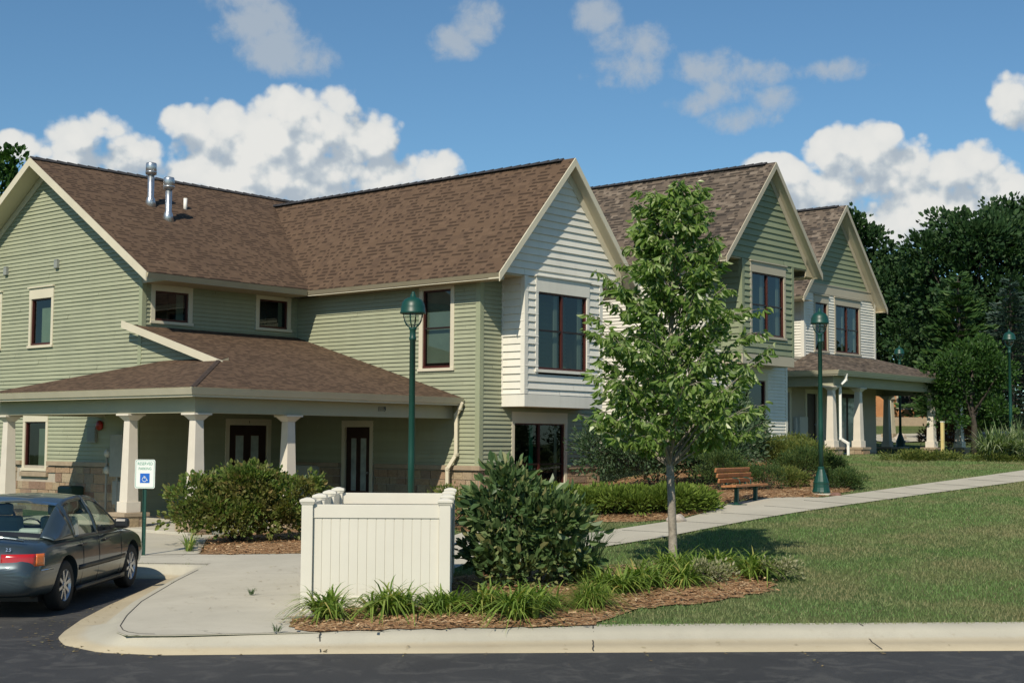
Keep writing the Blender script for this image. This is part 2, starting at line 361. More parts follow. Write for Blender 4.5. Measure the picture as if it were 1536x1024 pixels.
def conc_mat(name, c, joint=None):
    m, T, b = pbase(name, .85, spec=.25)
    co = T.new('ShaderNodeTexCoord').outputs['Object']
    a = T.noise(co, .6, 6, .65, .4); f = T.noise(co, 7, 5, .7); g = T.noise(co, 90, 2, .8)
    cc = T.mix(T.mapr(a, .35, .68), tuple(x*.88 for x in c), tuple(x*1.08 for x in c))
    cc = T.mix(T.mapr(f, .58, .74, 0, .5), cc, tuple(x*y for x, y in zip(c, (.75, .68, .6))))
    cc = T.mix(T.mapr(g, .4, .8, 0, .3), cc, tuple(x*.7 for x in c))
    vo = T.new('ShaderNodeTexVoronoi', feature='DISTANCE_TO_EDGE'); vo.inputs['Scale'].default_value = .35
    T.l.new(T.vmath('ADD', co, T.vmath('SCALE', T.new('ShaderNodeTexNoise').outputs[1], .0)), vo.inputs['Vector'])
    wob = T.new('ShaderNodeTexNoise'); wob.inputs['Scale'].default_value = 1.3; wob.inputs['Detail'].default_value = 4; T.l.new(co, wob.inputs['Vector'])
    T.l.new(T.vmath('ADD', co, T.vmath('SCALE', wob.outputs[1], .9)), vo.inputs['Vector'])
    ck = T.math('LESS_THAN', vo.outputs[0], .0035 if joint is None else -1.)
    ck = T.math('MULTIPLY', ck, T.mapr(T.noise(co, .5, 2), .5, .6))
    cc = T.mix(T.math('MULTIPLY', ck, .55), cc, tuple(x*.35 for x in c))
    if joint is not None:
        sz = T.new('ShaderNodeSeparateXYZ'); T.l.new(co, sz.inputs[0]); lowz = T.mapr(T.math('ADD', sz.outputs[2], T.math('MULTIPLY', f, .03)), .055, .085, 1, 0)
        cc = T.mix(T.math('MULTIPLY', lowz, .8), cc, T.mix(1., cc, (.96, .86, .72), 'MULTIPLY'))
    T.l.new(cc, b.inputs['Base Color']); bump(T, b, T.math('ADD', f, g), .25, .01); return m
conc = conc_mat('pad_concrete', (.49, .465, .385)); curbm = conc_mat('curb_concrete', (.45, .43, .35), 0); pathm = conc_mat('path_concrete', (.47, .445, .365))
def mulch_mat():
    m, T, b = pbase('mulch', .95, spec=.1)
    co = T.new('ShaderNodeTexCoord').outputs['Object']
    vo = T.new('ShaderNodeTexVoronoi'); vo.inputs['Scale'].default_value = 34; T.l.new(co, vo.inputs['Vector'])
    sp = T.new('ShaderNodeSeparateColor'); T.l.new(vo.outputs['Color'], sp.inputs[0])
    c = T.ramp(sp.outputs[0], [(0, (.15, .08, .04)), (.4, (.33, .19, .095)), (.75, (.42, .26, .14)), (1, (.56, .42, .25))])
    a = T.noise(co, 1.1, 4, .6); c = T.mix(T.mapr(a, .35, .65, 0, .6), c, T.mix(1., c, (.62, .6, .6), 'MULTIPLY'))
    T.l.new(c, b.inputs['Base Color']); bump(T, b, vo.outputs['Distance'], .9, .03); return m
mulchm = mulch_mat()

SB = [(-120, 23.5), (-30, 22.3), (-9.15, 21.9), (-5.26, 21.78), (-4.58, 21.6), (-4.52, 19.3), (-4.38, 16.94), (-4.21, 15.68), (-4.08, 14.85), (-3.97, 14.44), (-3.82, 14.2), (-3.35, 14.22), (-1.94, 14.54), (.88, 15.1), (5.6, 15.58), (14, 16.35), (30, 17.9), (120, 26)]
def t0(s):
    for (a, ta), (b_, tb) in zip(SB, SB[1:]):
        if a <= s <= b_: return ta+(tb-ta)*(s-a)/(b_-a)
    return 25
# lawn and terrain: one sheet from the kerb to the horizon
ss = sorted(set([q[0] for q in SB]+[round(-20+i*.5, 3) for i in range(0, 101)]+[-110, -90, -70, -50, -38, -30, -25, 35, 42, 50, 60, 75, 90, 110]))
us = [0, .003, .008, .015]+[.02+i*.01 for i in range(14)]+[.17, .2, .23, .27, .31, .36, .42, .5, .6, .75, 1.]
m = MB(); n = len(us)
for s in ss:
    a = t0(s)
    for u in us:
        t = a+(330-a)*u; x, y = xy(s, t); m.v.append((x, y, gz(x, y)))
for i in range(len(ss)-1):
    for j in range(n-1):
        m.f.append((i*n+j, (i+1)*n+j, (i+1)*n+j+1, i*n+j+1)); m.uv.append(None); m.m.append(0); m.sm.append(True)
lawn = tag(m.build('lawn', lawnm), kind='structure')
m = MB(); P4 = [xy(-160, -80), xy(160, -80), xy(160, 40), xy(-160, 40)]
m.add([(p[0], p[1], 0) for p in P4], [(0, 1, 2, 3)]); road = tag(m.build('road', asphalt), kind='structure')

outer = [(-6, 36), (4.0, 28.9), (10.2, 21.2), (12.91, 17.96), (11.71, 16.87), (10.34, 15.64), (9.29, 14.61), (8.6, 13.85), (8.3, 13.48), (8.08, 13.01), (8.04, 12.31), (8.34, 11.74), (9.47, 10.67), (11.39, 8.76), (14.53, 5.62), (20.1, .14), (40, -19.5), (100, -76)]
inner = [(-5.5, 36.6), (4.3, 29.3), (10.35, 21.6), (13.07, 18.27), (13.38, 17.63), (11.67, 16.07), (9.98, 14.43), (9.13, 13.47), (8.58, 12.83), (8.35, 12.47), (8.27, 12.2), (8.59, 11.87), (9.75, 11.0), (12.05, 9.27), (15.48, 5.99), (21.56, .64), (41.5, -18.5), (101.5, -75)]
# inner line order matches outer one to one after resampling by length
def resample(L, n):
    d = [0]
    for a, b_ in zip(L, L[1:]): d.append(d[-1]+math.dist(a, b_))
    out = []
    for i in range(n):
        q = d[-1]*i/(n-1); k = 0
        while k < len(d)-2 and d[k+1] < q: k += 1
        f = (q-d[k])/(d[k+1]-d[k]); out.append((L[k][0]+(L[k+1][0]-L[k][0])*f, L[k][1]+(L[k+1][1]-L[k][1])*f))
    return out
def cpair(i0, i1, j0, j1, n):
    return list(zip(resample(outer[i0:i1+1], n), resample(inner[j0:j1+1], n)))
pairs = cpair(0, 3, 0, 3, 30)+cpair(3, 4, 3, 5, 8)[1:]+cpair(4, 6, 5, 7, 12)[1:]+cpair(6, 11, 7, 11, 24)[1:]+cpair(11, 17, 11, 17, 160)[1:]
m = MB(); m.smooth = True; PR = [(-.02, -.05), (0, .012), (.42, .03), (.60, .05), (.72, .115), (.82, .148), (1., None), (1.5, None)]
for (o_, i_) in pairs:
    ti = gz(*i_)
    s_, _t = st_(*o_); flat = 1-smooth01((s_+2.3)/.8) if s_ > -4.9 else 0
    for q, z in PR:
        x = o_[0]+(i_[0]-o_[0])*q; y = o_[1]+(i_[1]-o_[1])*q
        zz = ti+.006 if z is None else z*ti/.15
        if z is not None and q > 0: zz = zz*(1-flat)+flat*(.012+(ti-.012)*q**1.3)
        if q > 1: zz = ti+.004
        m.v.append((x, y, zz))
k = len(PR)
for a in range(len(pairs)-1):
    for j in range(k-1):
        m.f.append((a*k+j, (a+1)*k+j, (a+1)*k+j+1, a*k+j+1)); m.uv.append(None); m.m.append(0); m.sm.append(True)
tag(m.build('kerb', curbm), kind='structure')

for (ox, oy, ix, iy) in ((9.47, 10.67, 9.75, 11.0), (11.39, 8.76, 12.05, 9.27), (13.5, 6.68, 14.2, 7.3), (18.0, 2.2, 19.2, 2.7)):
    m = MB(); d = Vector((ix-ox, iy-oy, 0)); nn = Vector((-d.y, d.x, 0)).normalized()*.007; prev = None; rj = random.Random(int(ox*10)); ti = gz(ix, iy)
    for q in [0, .1, .2, .3, .42, .5, .6, .66, .72, .77, .82, .9, 1.]:
        z = float(np.interp(q, [0, .42, .60, .72, .82, 1.], [.012, .03, .05, .115, .148, .15]))*ti/.15+.006
        c = Vector((ox, oy, 0))+d*q+nn*rj.uniform(-.8, .8); c.z = z
        if prev is not None: m.add([prev-nn, c-nn, c+nn, prev+nn], [(0, 1, 2, 3)])
        prev = c
    tag(m.build('kerb_joint', MATS['joint_dark']), kind='structure')
def inpoly(x, y, P):
    c = False; j = len(P)-1
    for i in range(len(P)):
        if (P[i][1] > y) != (P[j][1] > y) and x < (P[j][0]-P[i][0])*(y-P[i][1])/(P[j][1]-P[i][1])+P[i][0]: c = not c
        j = i
    return c
def sheet(name, P, off, mat, step=.6, wob=0., seed=0, bulge=0.):
    rg = random.Random(seed); B = []
    for a, b_ in zip(P, P[1:]+P[:1]):
        L = math.dist(a, b_); n = max(1, int(L/(.12 if wob else .5)))
        for i in range(n):
            f = i/n; B.append((a[0]+(b_[0]-a[0])*f+rg.uniform(-wob, wob), a[1]+(b_[1]-a[1])*f+rg.uniform(-wob, wob)))
    I = []; x0 = min(p[0] for p in P); x1 = max(p[0] for p in P); y0 = min(p[1] for p in P); y1 = max(p[1] for p in P)
    x = x0+step/2
    while x < x1:
        y = y0+step/2
        while y < y1:
            if inpoly(x, y, P) and min(math.dist((x, y), q) for q in B) > step*.4: I.append((x+rg.uniform(-.05, .05), y+rg.uniform(-.05, .05)))
            y += step
        x += step
    nb = len(B); allp = [Vector(q) for q in B+I]
    vo, _, fo, *_ = delaunay_2d_cdt(allp, [], [list(range(nb))], 1, 1e-5)
    m = MB(); m.smooth = True
    def zz(q):
        e = min(1, min(math.dist(q, r_) for r_ in B)/.5) if bulge else 0
        return gz(*q)+off+bulge*e*(.75+.5*rg.random())
    m.add([(q[0], q[1], zz(q)) for q in vo], [tuple(f) for f in fo])
    o = m.build(name, mat); return o
PAD = [(13.06, 18.26), (13.38, 17.63), (11.67, 16.07), (9.98, 14.43), (9.13, 13.47), (8.58, 12.83), (8.35, 12.47), (8.27, 12.2), (8.59, 11.87), (9.75, 11.0), (10.6, 11.6), (12.2, 12.4), (13.5, 13.2), (15.2, 14.1), (17.8, 15.6), (19.6, 17.3), (19.2, 17.8), (17.9, 17.2), (15.35, 17.81), (14.39, 19.2), (13.56, 19.58)]
o = sheet('concrete_pad', PAD, .010, conc, .6); tag(o, kind='structure')
# thin joint along the kerb side of the pad
m = MB(); Lj = resample([(12.75, 17.05), (11.67, 16.07), (9.98, 14.43), (9.13, 13.47), (8.62, 12.83), (8.42, 12.47), (8.38, 12.25), (8.50, 12.05)], 40)
for a, b_ in zip(Lj, Lj[1:]):
    d = Vector((b_[0]-a[0], b_[1]-a[1], 0)).normalized(); nn = Vector((-d.y, d.x, 0))*.006
    A = Vector((a[0], a[1], gz(*a)+.013)); Bq = Vector((b_[0], b_[1], gz(*b_)+.013)); m.add([A-nn, Bq-nn, Bq+nn, A+nn], [(0, 1, 2, 3)])
tag(m.build('pad_joint', joint_dark), kind='structure')
PATH = [(16.4, 13.75), (18.04, 13.7), (19.57, 13.62), (22.23, 13.73), (26.76, 13.8), (30.6, 13.8), (35.5, 13.70), (42, 13.5), (60, 12.5), (60, 14.2), (42, 15.2), (39.4, 15.2), (33.4, 15.1), (28.82, 14.95), (27.5, 14.95), (26.9, 15.75), (25.05, 15.8), (24.5, 15.75), (23.7, 15.3), (22.1, 14.95), (19.9, 15.15), (18.6, 15.6), (17.8, 15.6), (16.6, 14.9)]
o = sheet('footpath', PATH, .022, pathm, .6); tag(o, kind='structure')
m = MB()
for xj in [18.6, 20.2, 21.8, 23.4, 25, 26.6, 28.2, 29.8, 31.4, 33, 35, 37]:
    m.hexa([(xj, 13.75, gz(xj, 13.75)+.012), (xj+.02, 13.75, gz(xj, 13.75)+.012), (xj+.02, 14.9, gz(xj, 14.9)+.012), (xj, 14.9, gz(xj, 14.9)+.012), (xj, 13.75, gz(xj, 13.75)+.027), (xj+.02, 13.75, gz(xj, 13.75)+.027), (xj+.02, 14.9, gz(xj, 14.9)+.027), (xj, 14.9, gz(xj, 14.9)+.027)])
tag(m.build('path_joints', MATS['joint_dark']), kind='structure')
WALK = [(12.8, 20.5), (15.2, 23.2), (15.6, 24.2), (15.8, 27.8), (17.3, 27.9), (17.2, 22.3), (16.4, 21.7), (14.5, 19.35), (14.3, 19.2)]
tag(sheet('porch_walk', WALK, .02, pathm, .6), kind='structure')
SIDE = [(13.5, 17.75), (13.05, 18.28), (10.35, 21.62), (4.3, 29.3), (5.6, 30.4), (11.6, 22.7), (13.6, 20.2), (14.5, 19.15), (13.9, 18.3)]
tag(sheet('pavement', SIDE, .013, conc, .6), kind='structure')
tag(sheet('far_path', [(56, 27.2), (58.4, 31.5), (72, 25), (90, 14), (88, 12), (70, 22.6)], .05, pathm, 1.5), kind='structure')
MUL = {'front': [(9.62, 11.22), (9.73, 11.0), (10.9, 10.12), (12.03, 9.25), (13.24, 9.62), (14.18, 9.23), (15.53, 9.18), (16.1, 9.47), (16.7, 10.3), (16.5, 11.5), (15.2, 13.2), (13.9, 13.2), (12.6, 12.2), (11.0, 12.4), (10.6, 12.0), (9.95, 11.75)],
       'shrub': [(14.35, 19.15), (15.2, 18.0), (16.1, 17.4), (18, 18.0), (21.5, 20.6), (24.2, 21.4), (23.9, 22.4), (17.3, 22.3), (16.4, 21.7)],
       'juniper': [(19.3, 17.9), (20.2, 16.7), (21.3, 16.3), (21.5, 15.5), (22.3, 15.15), (23.3, 15.25), (24.3, 15.75), (26.0, 16.0), (27.6, 15.1), (28.8, 15.2), (29.7, 15.4), (31.8, 16.7), (36.4, 20.9), (36.4, 22.0), (25, 22.0), (21.5, 20.6)]}
mulches = [tag(sheet('mulch_bed', P, .016, mulchm, .3, .07, i, .045), 'brown wood chip mulch '+l, 'mulch', kind='stuff') for i, (P, l) in enumerate(zip(MUL.values(), ['bed beside the street kerb', 'strip under the porch shrub', 'bed behind the bench and low juniper']))]

def scatter_quads(name, mat, pts, size, rng, up=.25, kind='stuff'):
    n = len(pts); P = np.array(pts)
    ang = rng.uniform(0, 2*np.pi, n); L = size*rng.uniform(.5, 1.6, n); wd = L*rng.uniform(.15, .4, n)
    a = np.stack([np.cos(ang), np.sin(ang), rng.uniform(-up, up, n)], 1)*L[:, None]; b_ = np.stack([-np.sin(ang), np.cos(ang), rng.uniform(-up, up, n)], 1)*wd[:, None]
    V = np.stack([P-a-b_, P+a-b_, P+a+b_, P-a+b_], 1).reshape(-1, 3)
    return raw_mesh(name, V, np.arange(n*4).reshape(n, 4), mat)
def raw_mesh(name, V, F, mat, parent=None, smooth=False):
    me = bpy.data.meshes.new(name); V = np.asarray(V, np.float32); F = np.asarray(F, np.int32); k = F.shape[1]
    me.vertices.add(len(V)); me.vertices.foreach_set('co', V.ravel())
    me.loops.add(F.size); me.loops.foreach_set('vertex_index', F.ravel())
    me.polygons.add(len(F)); me.polygons.foreach_set('loop_start', np.arange(0, F.size, k, dtype=np.int32))
    me.polygons.foreach_set('use_smooth', np.full(len(F), smooth))
    me.materials.append(mat); me.update(calc_edges=True); me.validate()
    o = bpy.data.objects.new(name, me); col.objects.link(o)
    if parent: o.parent = parent
    return o
rng = np.random.default_rng(5)
chipm = leaf_mat('mulch_chip', [(0, (.18, .09, .045)), (.4, (.38, .22, .11)), (.8, (.50, .32, .17)), (1, (.64, .50, .31))], trans=0., rough=.9)
for o, P in zip(mulches, MUL.values()):
    pts = []; x0 = min(p[0] for p in P); x1 = max(p[0] for p in P); y0 = min(p[1] for p in P); y1 = max(p[1] for p in P)
    nn = int((x1-x0)*(y1-y0)*260)
    for x, y in zip(rng.uniform(x0, x1, nn), rng.uniform(y0, y1, nn)):
        if inpoly(x, y, P):
            x += rng.normal(0, .09); y += rng.normal(0, .09); pts.append((x, y, gz(x, y)+(.055 if inpoly(x, y, P) else .035)+rng.uniform(0, .02)))
    c = scatter_quads('wood_chips', chipm, pts, .028, rng); c.parent = o; tag(c, kind='stuff')

litm = leaf_mat('leaf_litter', [(0, (.10, .07, .03)), (.5, (.26, .19, .09)), (1, (.36, .33, .15))], trans=0., rough=.9)
lit_pts = []
for _ in range(900):
    a, b_ = pairs[int(rng.integers(40, len(pairs)-80))]; q = -abs(rng.normal(0, .5)) if rng.random() < .7 else rng.uniform(0, .5)
    lit_pts.append((a[0]+(b_[0]-a[0])*q, a[1]+(b_[1]-a[1])*q, .008 if q < 0 else .06*q+.02))
for _ in range(160):
    u, v = rng.uniform(0, 1, 2); x = 9.4+u*4.2+v*1.2; y = 13.4-u*.2-v*1.2+u*3.5; lit_pts.append((x, y, gz(x, y)+.02)) if inpoly(x, y, PAD) else None
tag(scatter_quads('leaf_litter', litm, [p for p in lit_pts if p], .016, rng, .1), kind='stuff')

# ================================================================ WALL CLADDING
class Plane:
    """vertical wall plane. axis 'x': wall at x=c facing -x, u runs along y; axis 'y': wall at y=c facing -y, u runs along x"""
    def __init__(s, axis, c): s.a = axis; s.c = c
    def p(s, u, v, d=0.):     # d: distance out of the wall
        return (s.c-d, u, v) if s.a == 'x' else (u, s.c-d, v)
    def box(s, m, u0, u1, v0, v1, d0, d1):
        if s.a == 'x': m.box(s.c-d1, s.c-d0, min(u0, u1), max(u0, u1), v0, v1)
        else: m.box(min(u0, u1), max(u0, u1), s.c-d1, s.c-d0, v0, v1)
def siding(m, pl, poly, pitch, holes=(), d=.018):
    d = d*1.45
    """clapboards: each course tilts out to its lower edge; poly is a convex list of (u,v)"""
    v0 = min(p[1] for p in poly); v1 = max(p[1] for p in poly)
    def span(v):
        us = []
        for a, b_ in zip(poly, poly[1:]+poly[:1]):
            if a[1] == b_[1]:
                if abs(a[1]-v) < 1e-6: us += [a[0], b_[0]]
            elif min(a[1], b_[1])-1e-9 <= v <= max(a[1], b_[1])+1e-9: us.append(a[0]+(b_[0]-a[0])*(v-a[1])/(b_[1]-a[1]))
        return (min(us), max(us)) if us else None
    rg = random.Random(int(v0*100)+len(holes)); k = math.floor(v0/pitch)
    while k*pitch < v1-1e-4:
        a = max(v0, k*pitch); b_ = min(v1, (k+1)*pitch); k += 1
        if b_-a < .004: continue
        sa = span(a+1e-6); sb = span(b_-1e-6)
        if not sa or not sb: continue
        segs = [(sa[0], sa[1], sb[0], sb[1])]
        for (h0, h1, g0, g1) in holes:
            if b_ > g0+.001 and a < g1-.001:
                new = []
                for (p, q, r_, t) in segs:
                    if q <= h0 or p >= h1: new.append((p, q, r_, t)); continue
                    if p < h0: new.append((p, h0, r_, h0))
                    if q > h1: new.append((h1, q, h1, t))
                segs = new
        if not (abs(sa[0]-sb[0]) > .01 or abs(sa[1]-sb[1]) > .01):
            new = []
            for (p, q, r_, t) in segs:
                x = p+rg.uniform(.4, 3.6)
                while x < q-.3: new.append((p, x-.004, p, x-.004)); p = r_ = x; x += 3.66
                new.append((p, q, r_, t))
            segs = new
        for (p, q, r_, t) in segs:
            dd = d*rg.uniform(.85, 1.15)
            A, B_, C_, D_ = pl.p(p, a, dd), pl.p(q, a, dd), pl.p(t, b_, .003), pl.p(r_, b_, .003)
            E_, F_ = pl.p(p, a, -.004), pl.p(q, a, -.004)
            m.add([A, B_, C_, D_, E_, F_], [(0, 1, 2, 3), (4, 5, 1, 0)])
def ashlar(m, pl, u0, u1, v0, v1, holes=(), seed=1, bh=.2):
    rg = random.Random(seed); v = v1
    while v > v0+.03:
        h = bh*rg.choice([.8, 1, 1, 1.15]); a = max(v0, v-h); u = u0-rg.uniform(0, .25)
        while u < u1:
            wd = rg.choice([.24, .32, .42, .5, .3]); p = max(u0, u)+.007; q = min(u1, u+wd)-.007; u += wd
            if q-p < .04: continue
            if any(q > h0 and p < h1 and v-.01 > g0 and a < g1 for h0, h1, g0, g1 in holes): continue
            pl.box(m, p, q, a+.007, v-.007, -.01, .035+rg.uniform(0, .018))
        v = a

def window(par, pl, u0, u1, z0, z1, trim=.1, head=.2, cols=1, rail=None, tm=None, blind=None, sill=True, cap=True, name='window', depth=.5, single=None, headw=0., proud=.035):
    """opening u0..u1, z0..z1; frame (trim) with sash, pane, blind and a dark room box behind as sub-parts"""
    tm = tm or cream
    m = MB()
    pl.box(m, u0-trim, u0, z0-(.02 if sill else 0), z1, -.03, proud); pl.box(m, u1, u1+trim, z0-(.02 if sill else 0), z1, -.03, proud)
    pl.box(m, u0-trim-headw, u1+trim+headw, z1, z1+head, -.03, proud+.006)
    pl.box(m, u0-trim-.02, u1+trim+.02, z0-.09, z0-.02 if sill else z0, -.03, proud+.03)
    if cap:
        pl.box(m, u0-trim-.03-headw, u1+trim+.03+headw, z1+head, z1+head+.035, -.02, proud+.05)
    w_ = m.build(name, tm, par, bevel=.004)
    s = MB(); t = .036; gw = (u1-u0)/cols
    pl.box(s, u0, u1, z1-t, z1, -.07, .0); pl.box(s, u0, u1, z0-.02 if sill else z0, z0+t, -.07, .01)
    for i in range(cols+1):
        c = u0+gw*i; a = c-t*.8 if 0 < i < cols else (c if i == 0 else c-t); b_ = c+t*.8 if 0 < i < cols else (c+t if i == 0 else c)
        pl.box(s, a, b_, z0+t, z1-t, -.07, .0)
    if rail:
        q = MB()
        for i in range(cols): pl.box(q, u0+gw*i+t*.9, u0+gw*(i+1)-t*.9, rail-.02, rail+.02, -.06, -.012)
        q.build('meeting_rail', sashd, w_)
    s.build('sash', sashred, w_)
    g = MB()
    g.add([pl.p(u0+t*.6, z0+t*.6, -.045), pl.p(u1-t*.6, z0+t*.6, -.045), pl.p(u1-t*.6, z1-t*.6, -.045), pl.p(u0+t*.6, z1-t*.6, -.045)], [(0, 1, 2, 3)])
    g.build('pane', glass, w_)
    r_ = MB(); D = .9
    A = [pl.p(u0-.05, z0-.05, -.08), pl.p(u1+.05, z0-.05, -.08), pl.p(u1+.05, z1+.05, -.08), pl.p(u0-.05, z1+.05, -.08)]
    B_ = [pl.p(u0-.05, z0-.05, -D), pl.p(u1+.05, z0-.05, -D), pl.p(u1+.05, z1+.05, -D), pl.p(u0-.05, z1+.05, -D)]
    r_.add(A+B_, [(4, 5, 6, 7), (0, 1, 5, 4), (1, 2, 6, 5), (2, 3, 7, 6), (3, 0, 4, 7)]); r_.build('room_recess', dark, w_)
    if blind:
        for (b0, b1, c0, c1, mt) in blind:
            q = MB(); pl.box(q, u0+(u1-u0)*b0, u0+(u1-u0)*b1, z0+(z1-z0)*c0, z0+(z1-z0)*c1, -.14, -.12); q.build('blind', mt, w_)
    return w_
def door(par, pl, u0, u1, z0, z1, trim=.12, head=.16, lites=(), split=False):
    m = MB()
    pl.box(m, u0-trim, u0, z0, z1, -.03, .035); pl.box(m, u1, u1+trim, z0, z1, -.03, .035); pl.box(m, u0-trim, u1+trim, z1, z1+head, -.03, .041)
    f = m.build('door', cream, par, bevel=.004)
    q = MB(); pl.box(q, u0, u1, z0, z1, -.08, -.04)
    lf = q.build('door_leaf', doorm, f)
    for a, b_, c, d in lites:
        g = MB(); pl.box(g, u0+(u1-u0)*a-.02, u0+(u1-u0)*b_+.02, c-.02, d+.02, -.045, -.034); g.build('lite_frame', sashred, f)
        g = MB(); pl.box(g, u0+(u1-u0)*a, u0+(u1-u0)*b_, c, d, -.05, -.03); g.build('door_glass', frost, f)
    k = MB(); p = Vector(pl.p(u1-.08 if pl.a == 'y' else u0+.08, z0+1.0, -.03)); k.tube([p, Vector(pl.p(u1-.08 if pl.a == 'y' else u0+.08, z0+1.0, .03))], .025, 10); k.build('handle', steel, f)
    return f
frost = plain('frosted_door_glass', (.34, .39, .37), .08, var=.3, scale=3, spec=.8)

def roof_slab(par, name, P, mat, thick=.13, e=None, edge=None):
    """planar roof slope. P: 3d corners, first edge P0->P1 is the eave; uv in metres along / up the slope"""
    P = [Vector(p) for p in P]; a = (P[1]-P[0]).normalized(); nrm = (P[1]-P[0]).cross(P[2]-P[0]).normalized()
    if nrm.z < 0: nrm = -nrm
    up = nrm.cross(a)
    if up.z < 0: up = -up
    m = MB(); uv = [((p-P[0]).dot(a)+50, (p-P[0]).dot(up)+20*.143) for p in P]
    order = tuple(range(len(P)))
    if (P[1]-P[0]).cross(P[2]-P[1]).z < 0: order = order[::-1]
    m.add(P, [order], [[uv[i] for i in order]]); o = m.build(name, mat, par)
    b_ = MB(); off = Vector((0, 0, -thick)); Q = [p+Vector((0, 0, -.012)) for p in P]
    n = len(Q); b_.add(Q+[p+off for p in Q], [tuple(i+n for i in order[::-1])]+[(i, (i+1) % n, n+(i+1) % n, n+i) for i in range(n)])
    b_.build('soffit', edge or cream, o)
    return o
def rake_board(par, A, B_, h, th, out, mat=None, name='fascia'):
    """board under the roof edge A->B, its face pushed along 'out'"""
    A = Vector(A); B_ = Vector(B_); o = Vector(out)*th; dz = Vector((0, 0, -h))
    m = MB(); m.prism([A, B_, B_+dz, A+dz], o); return m.build(name, mat or cream, par)
def ridge_cap(par, A, B_, r=.1):
    m = MB(); A = Vector(A); B_ = Vector(B_); d = (B_-A).normalized(); s_ = d.cross(Vector((0, 0, 1))).normalized(); L = (B_-A).length; n = max(1, int(L/.15))
    for i in range(n):
        p = A+d*L*i/n; q = A+d*(L*(i+1)/n+.02); h = .012+.010*(i % 2)
        m.add([p-s_*.13+Vector((0, 0, -.075)), p+Vector((0, 0, h)), p+s_*.13+Vector((0, 0, -.075)), q-s_*.13+Vector((0, 0, -.08)), q+Vector((0, 0, h-.012)), q+s_*.13+Vector((0, 0, -.08))], [(0, 1, 4, 3), (1, 2, 5, 4), (0, 2, 1), (3, 4, 5)])
    m.build('ridge_cap', ridgem, par)
def gutter(par, pts, mat=None, name='gutter', h=.12, w0=.03, w1=.095, lip=True):
    """gutter run; the face leans out towards its top lip. The run keeps the roof on the left of its direction"""
    m = MB()
    for k, (A, B_) in enumerate(zip(pts, pts[1:])):
        A = Vector(A); B_ = Vector(B_); d = (B_-A).normalized(); s_ = d.cross(Vector((0, 0, 1))).normalized()
        ea = w1 if k else 0; eb = w1 if k < len(pts)-2 else 0; z0 = Vector((0, 0, -h/2)); z1 = Vector((0, 0, h/2)); lo_a = w0 if k else 0; lo_b = w0 if k < len(pts)-2 else 0
        m.hexa([A+z0+s_*w0-d*lo_a, B_+z0+s_*w0+d*lo_b, B_+z0-s_*.02, A+z0-s_*.02, A+z1+s_*w1-d*ea, B_+z1+s_*w1+d*eb, B_+z1-s_*.02, A+z1-s_*.02])
        if lip:
            t = Vector((0, 0, .018)); m.hexa([A+z1+s_*(w1-.012)-d*ea, B_+z1+s_*(w1-.012)+d*eb, B_+z1+s_*(w1-.03)+d*eb, A+z1+s_*(w1-.03)-d*ea, A+z1+t+s_*(w1+.004)-d*ea, B_+z1+t+s_*(w1+.004)+d*eb, B_+z1+t+s_*(w1-.03)+d*eb, A+z1+t+s_*(w1-.03)-d*ea])
    return m.build(name, mat or cream, par)
def column(par, x, y, zb, zt, ped=.55, w0=.275, w1=.195):
    m = MB(); a, b_ = w0/2, w1/2
    def fr(z0, z1, p, q): m.hexa([(x-p, y-p, z0), (x+p, y-p, z0), (x+p, y+p, z0), (x-p, y+p, z0), (x-q, y-q, z1), (x+q, y-q, z1), (x+q, y+q, z1), (x-q, y+q, z1)])
    z0 = zb+ped
    fr(z0, z0+.22, a+.035, a+.035); fr(z0+.22, zt-.14, a, b_); fr(zt-.14, zt-.04, b_+.005, b_+.09); fr(zt-.04, zt, b_+.12, b_+.12)
    c = m.build('column', colm, par, bevel=.005)
    s = MB(); pl = None
    for pl, cc in ((Plane('x', x-.24), y), (Plane('y', y-.24), x)):
        ashlar(s, pl, cc-.25, cc+.25, zb-.3, z0-.08, seed=int(x*7+y*3))
    s.box(x-.23, x+.26, y-.23, y+.26, zb-.3, z0-.085)
    s.build('pedestal', stone, c)
    q = MB(); q.box(x-.31, x+.31, y-.31, y+.31, z0-.08, z0-.001); q.build('pedestal_cap', ledge, c, bevel=.006)
    return c
def downspout(par, path, r=.045, mat=None, name='downspout'):
    m = MB()
    for a, b_ in zip(path, path[1:]): m.bar(a, b_, .085, .07, (1, .3, .2))
    for p in path[1:-1]: m.obox(p, (.045, 0, 0), (0, .045, 0), (0, 0, .04))
    return m.build(name, mat or cream, par, bevel=.01)
def text_part(par, name, txt, mat, size, M4, ext=.004, sx=1.):
    c = bpy.data.curves.new(name, 'FONT'); c.body = txt; c.size = size; c.align_x = 'CENTER'; c.align_y = 'CENTER'; c.extrude = ext
    t = bpy.data.objects.new('t', c); col.objects.link(t); dg = bpy.context.evaluated_depsgraph_get()
    me = bpy.data.meshes.new_from_object(t.evaluated_get(dg)); bpy.data.objects.remove(t)
    me.transform(M4 @ Matrix.Diagonal((sx, 1, 1, 1))); me.materials.clear(); me.materials.append(mat); me.name = name
    o = bpy.data.objects.new(name, me); col.objects.link(o); o.parent = par; return o
FL1, FL2, FL3 = (21.45, 31.05), (21.5, 30.33), (22.58, 31.1)

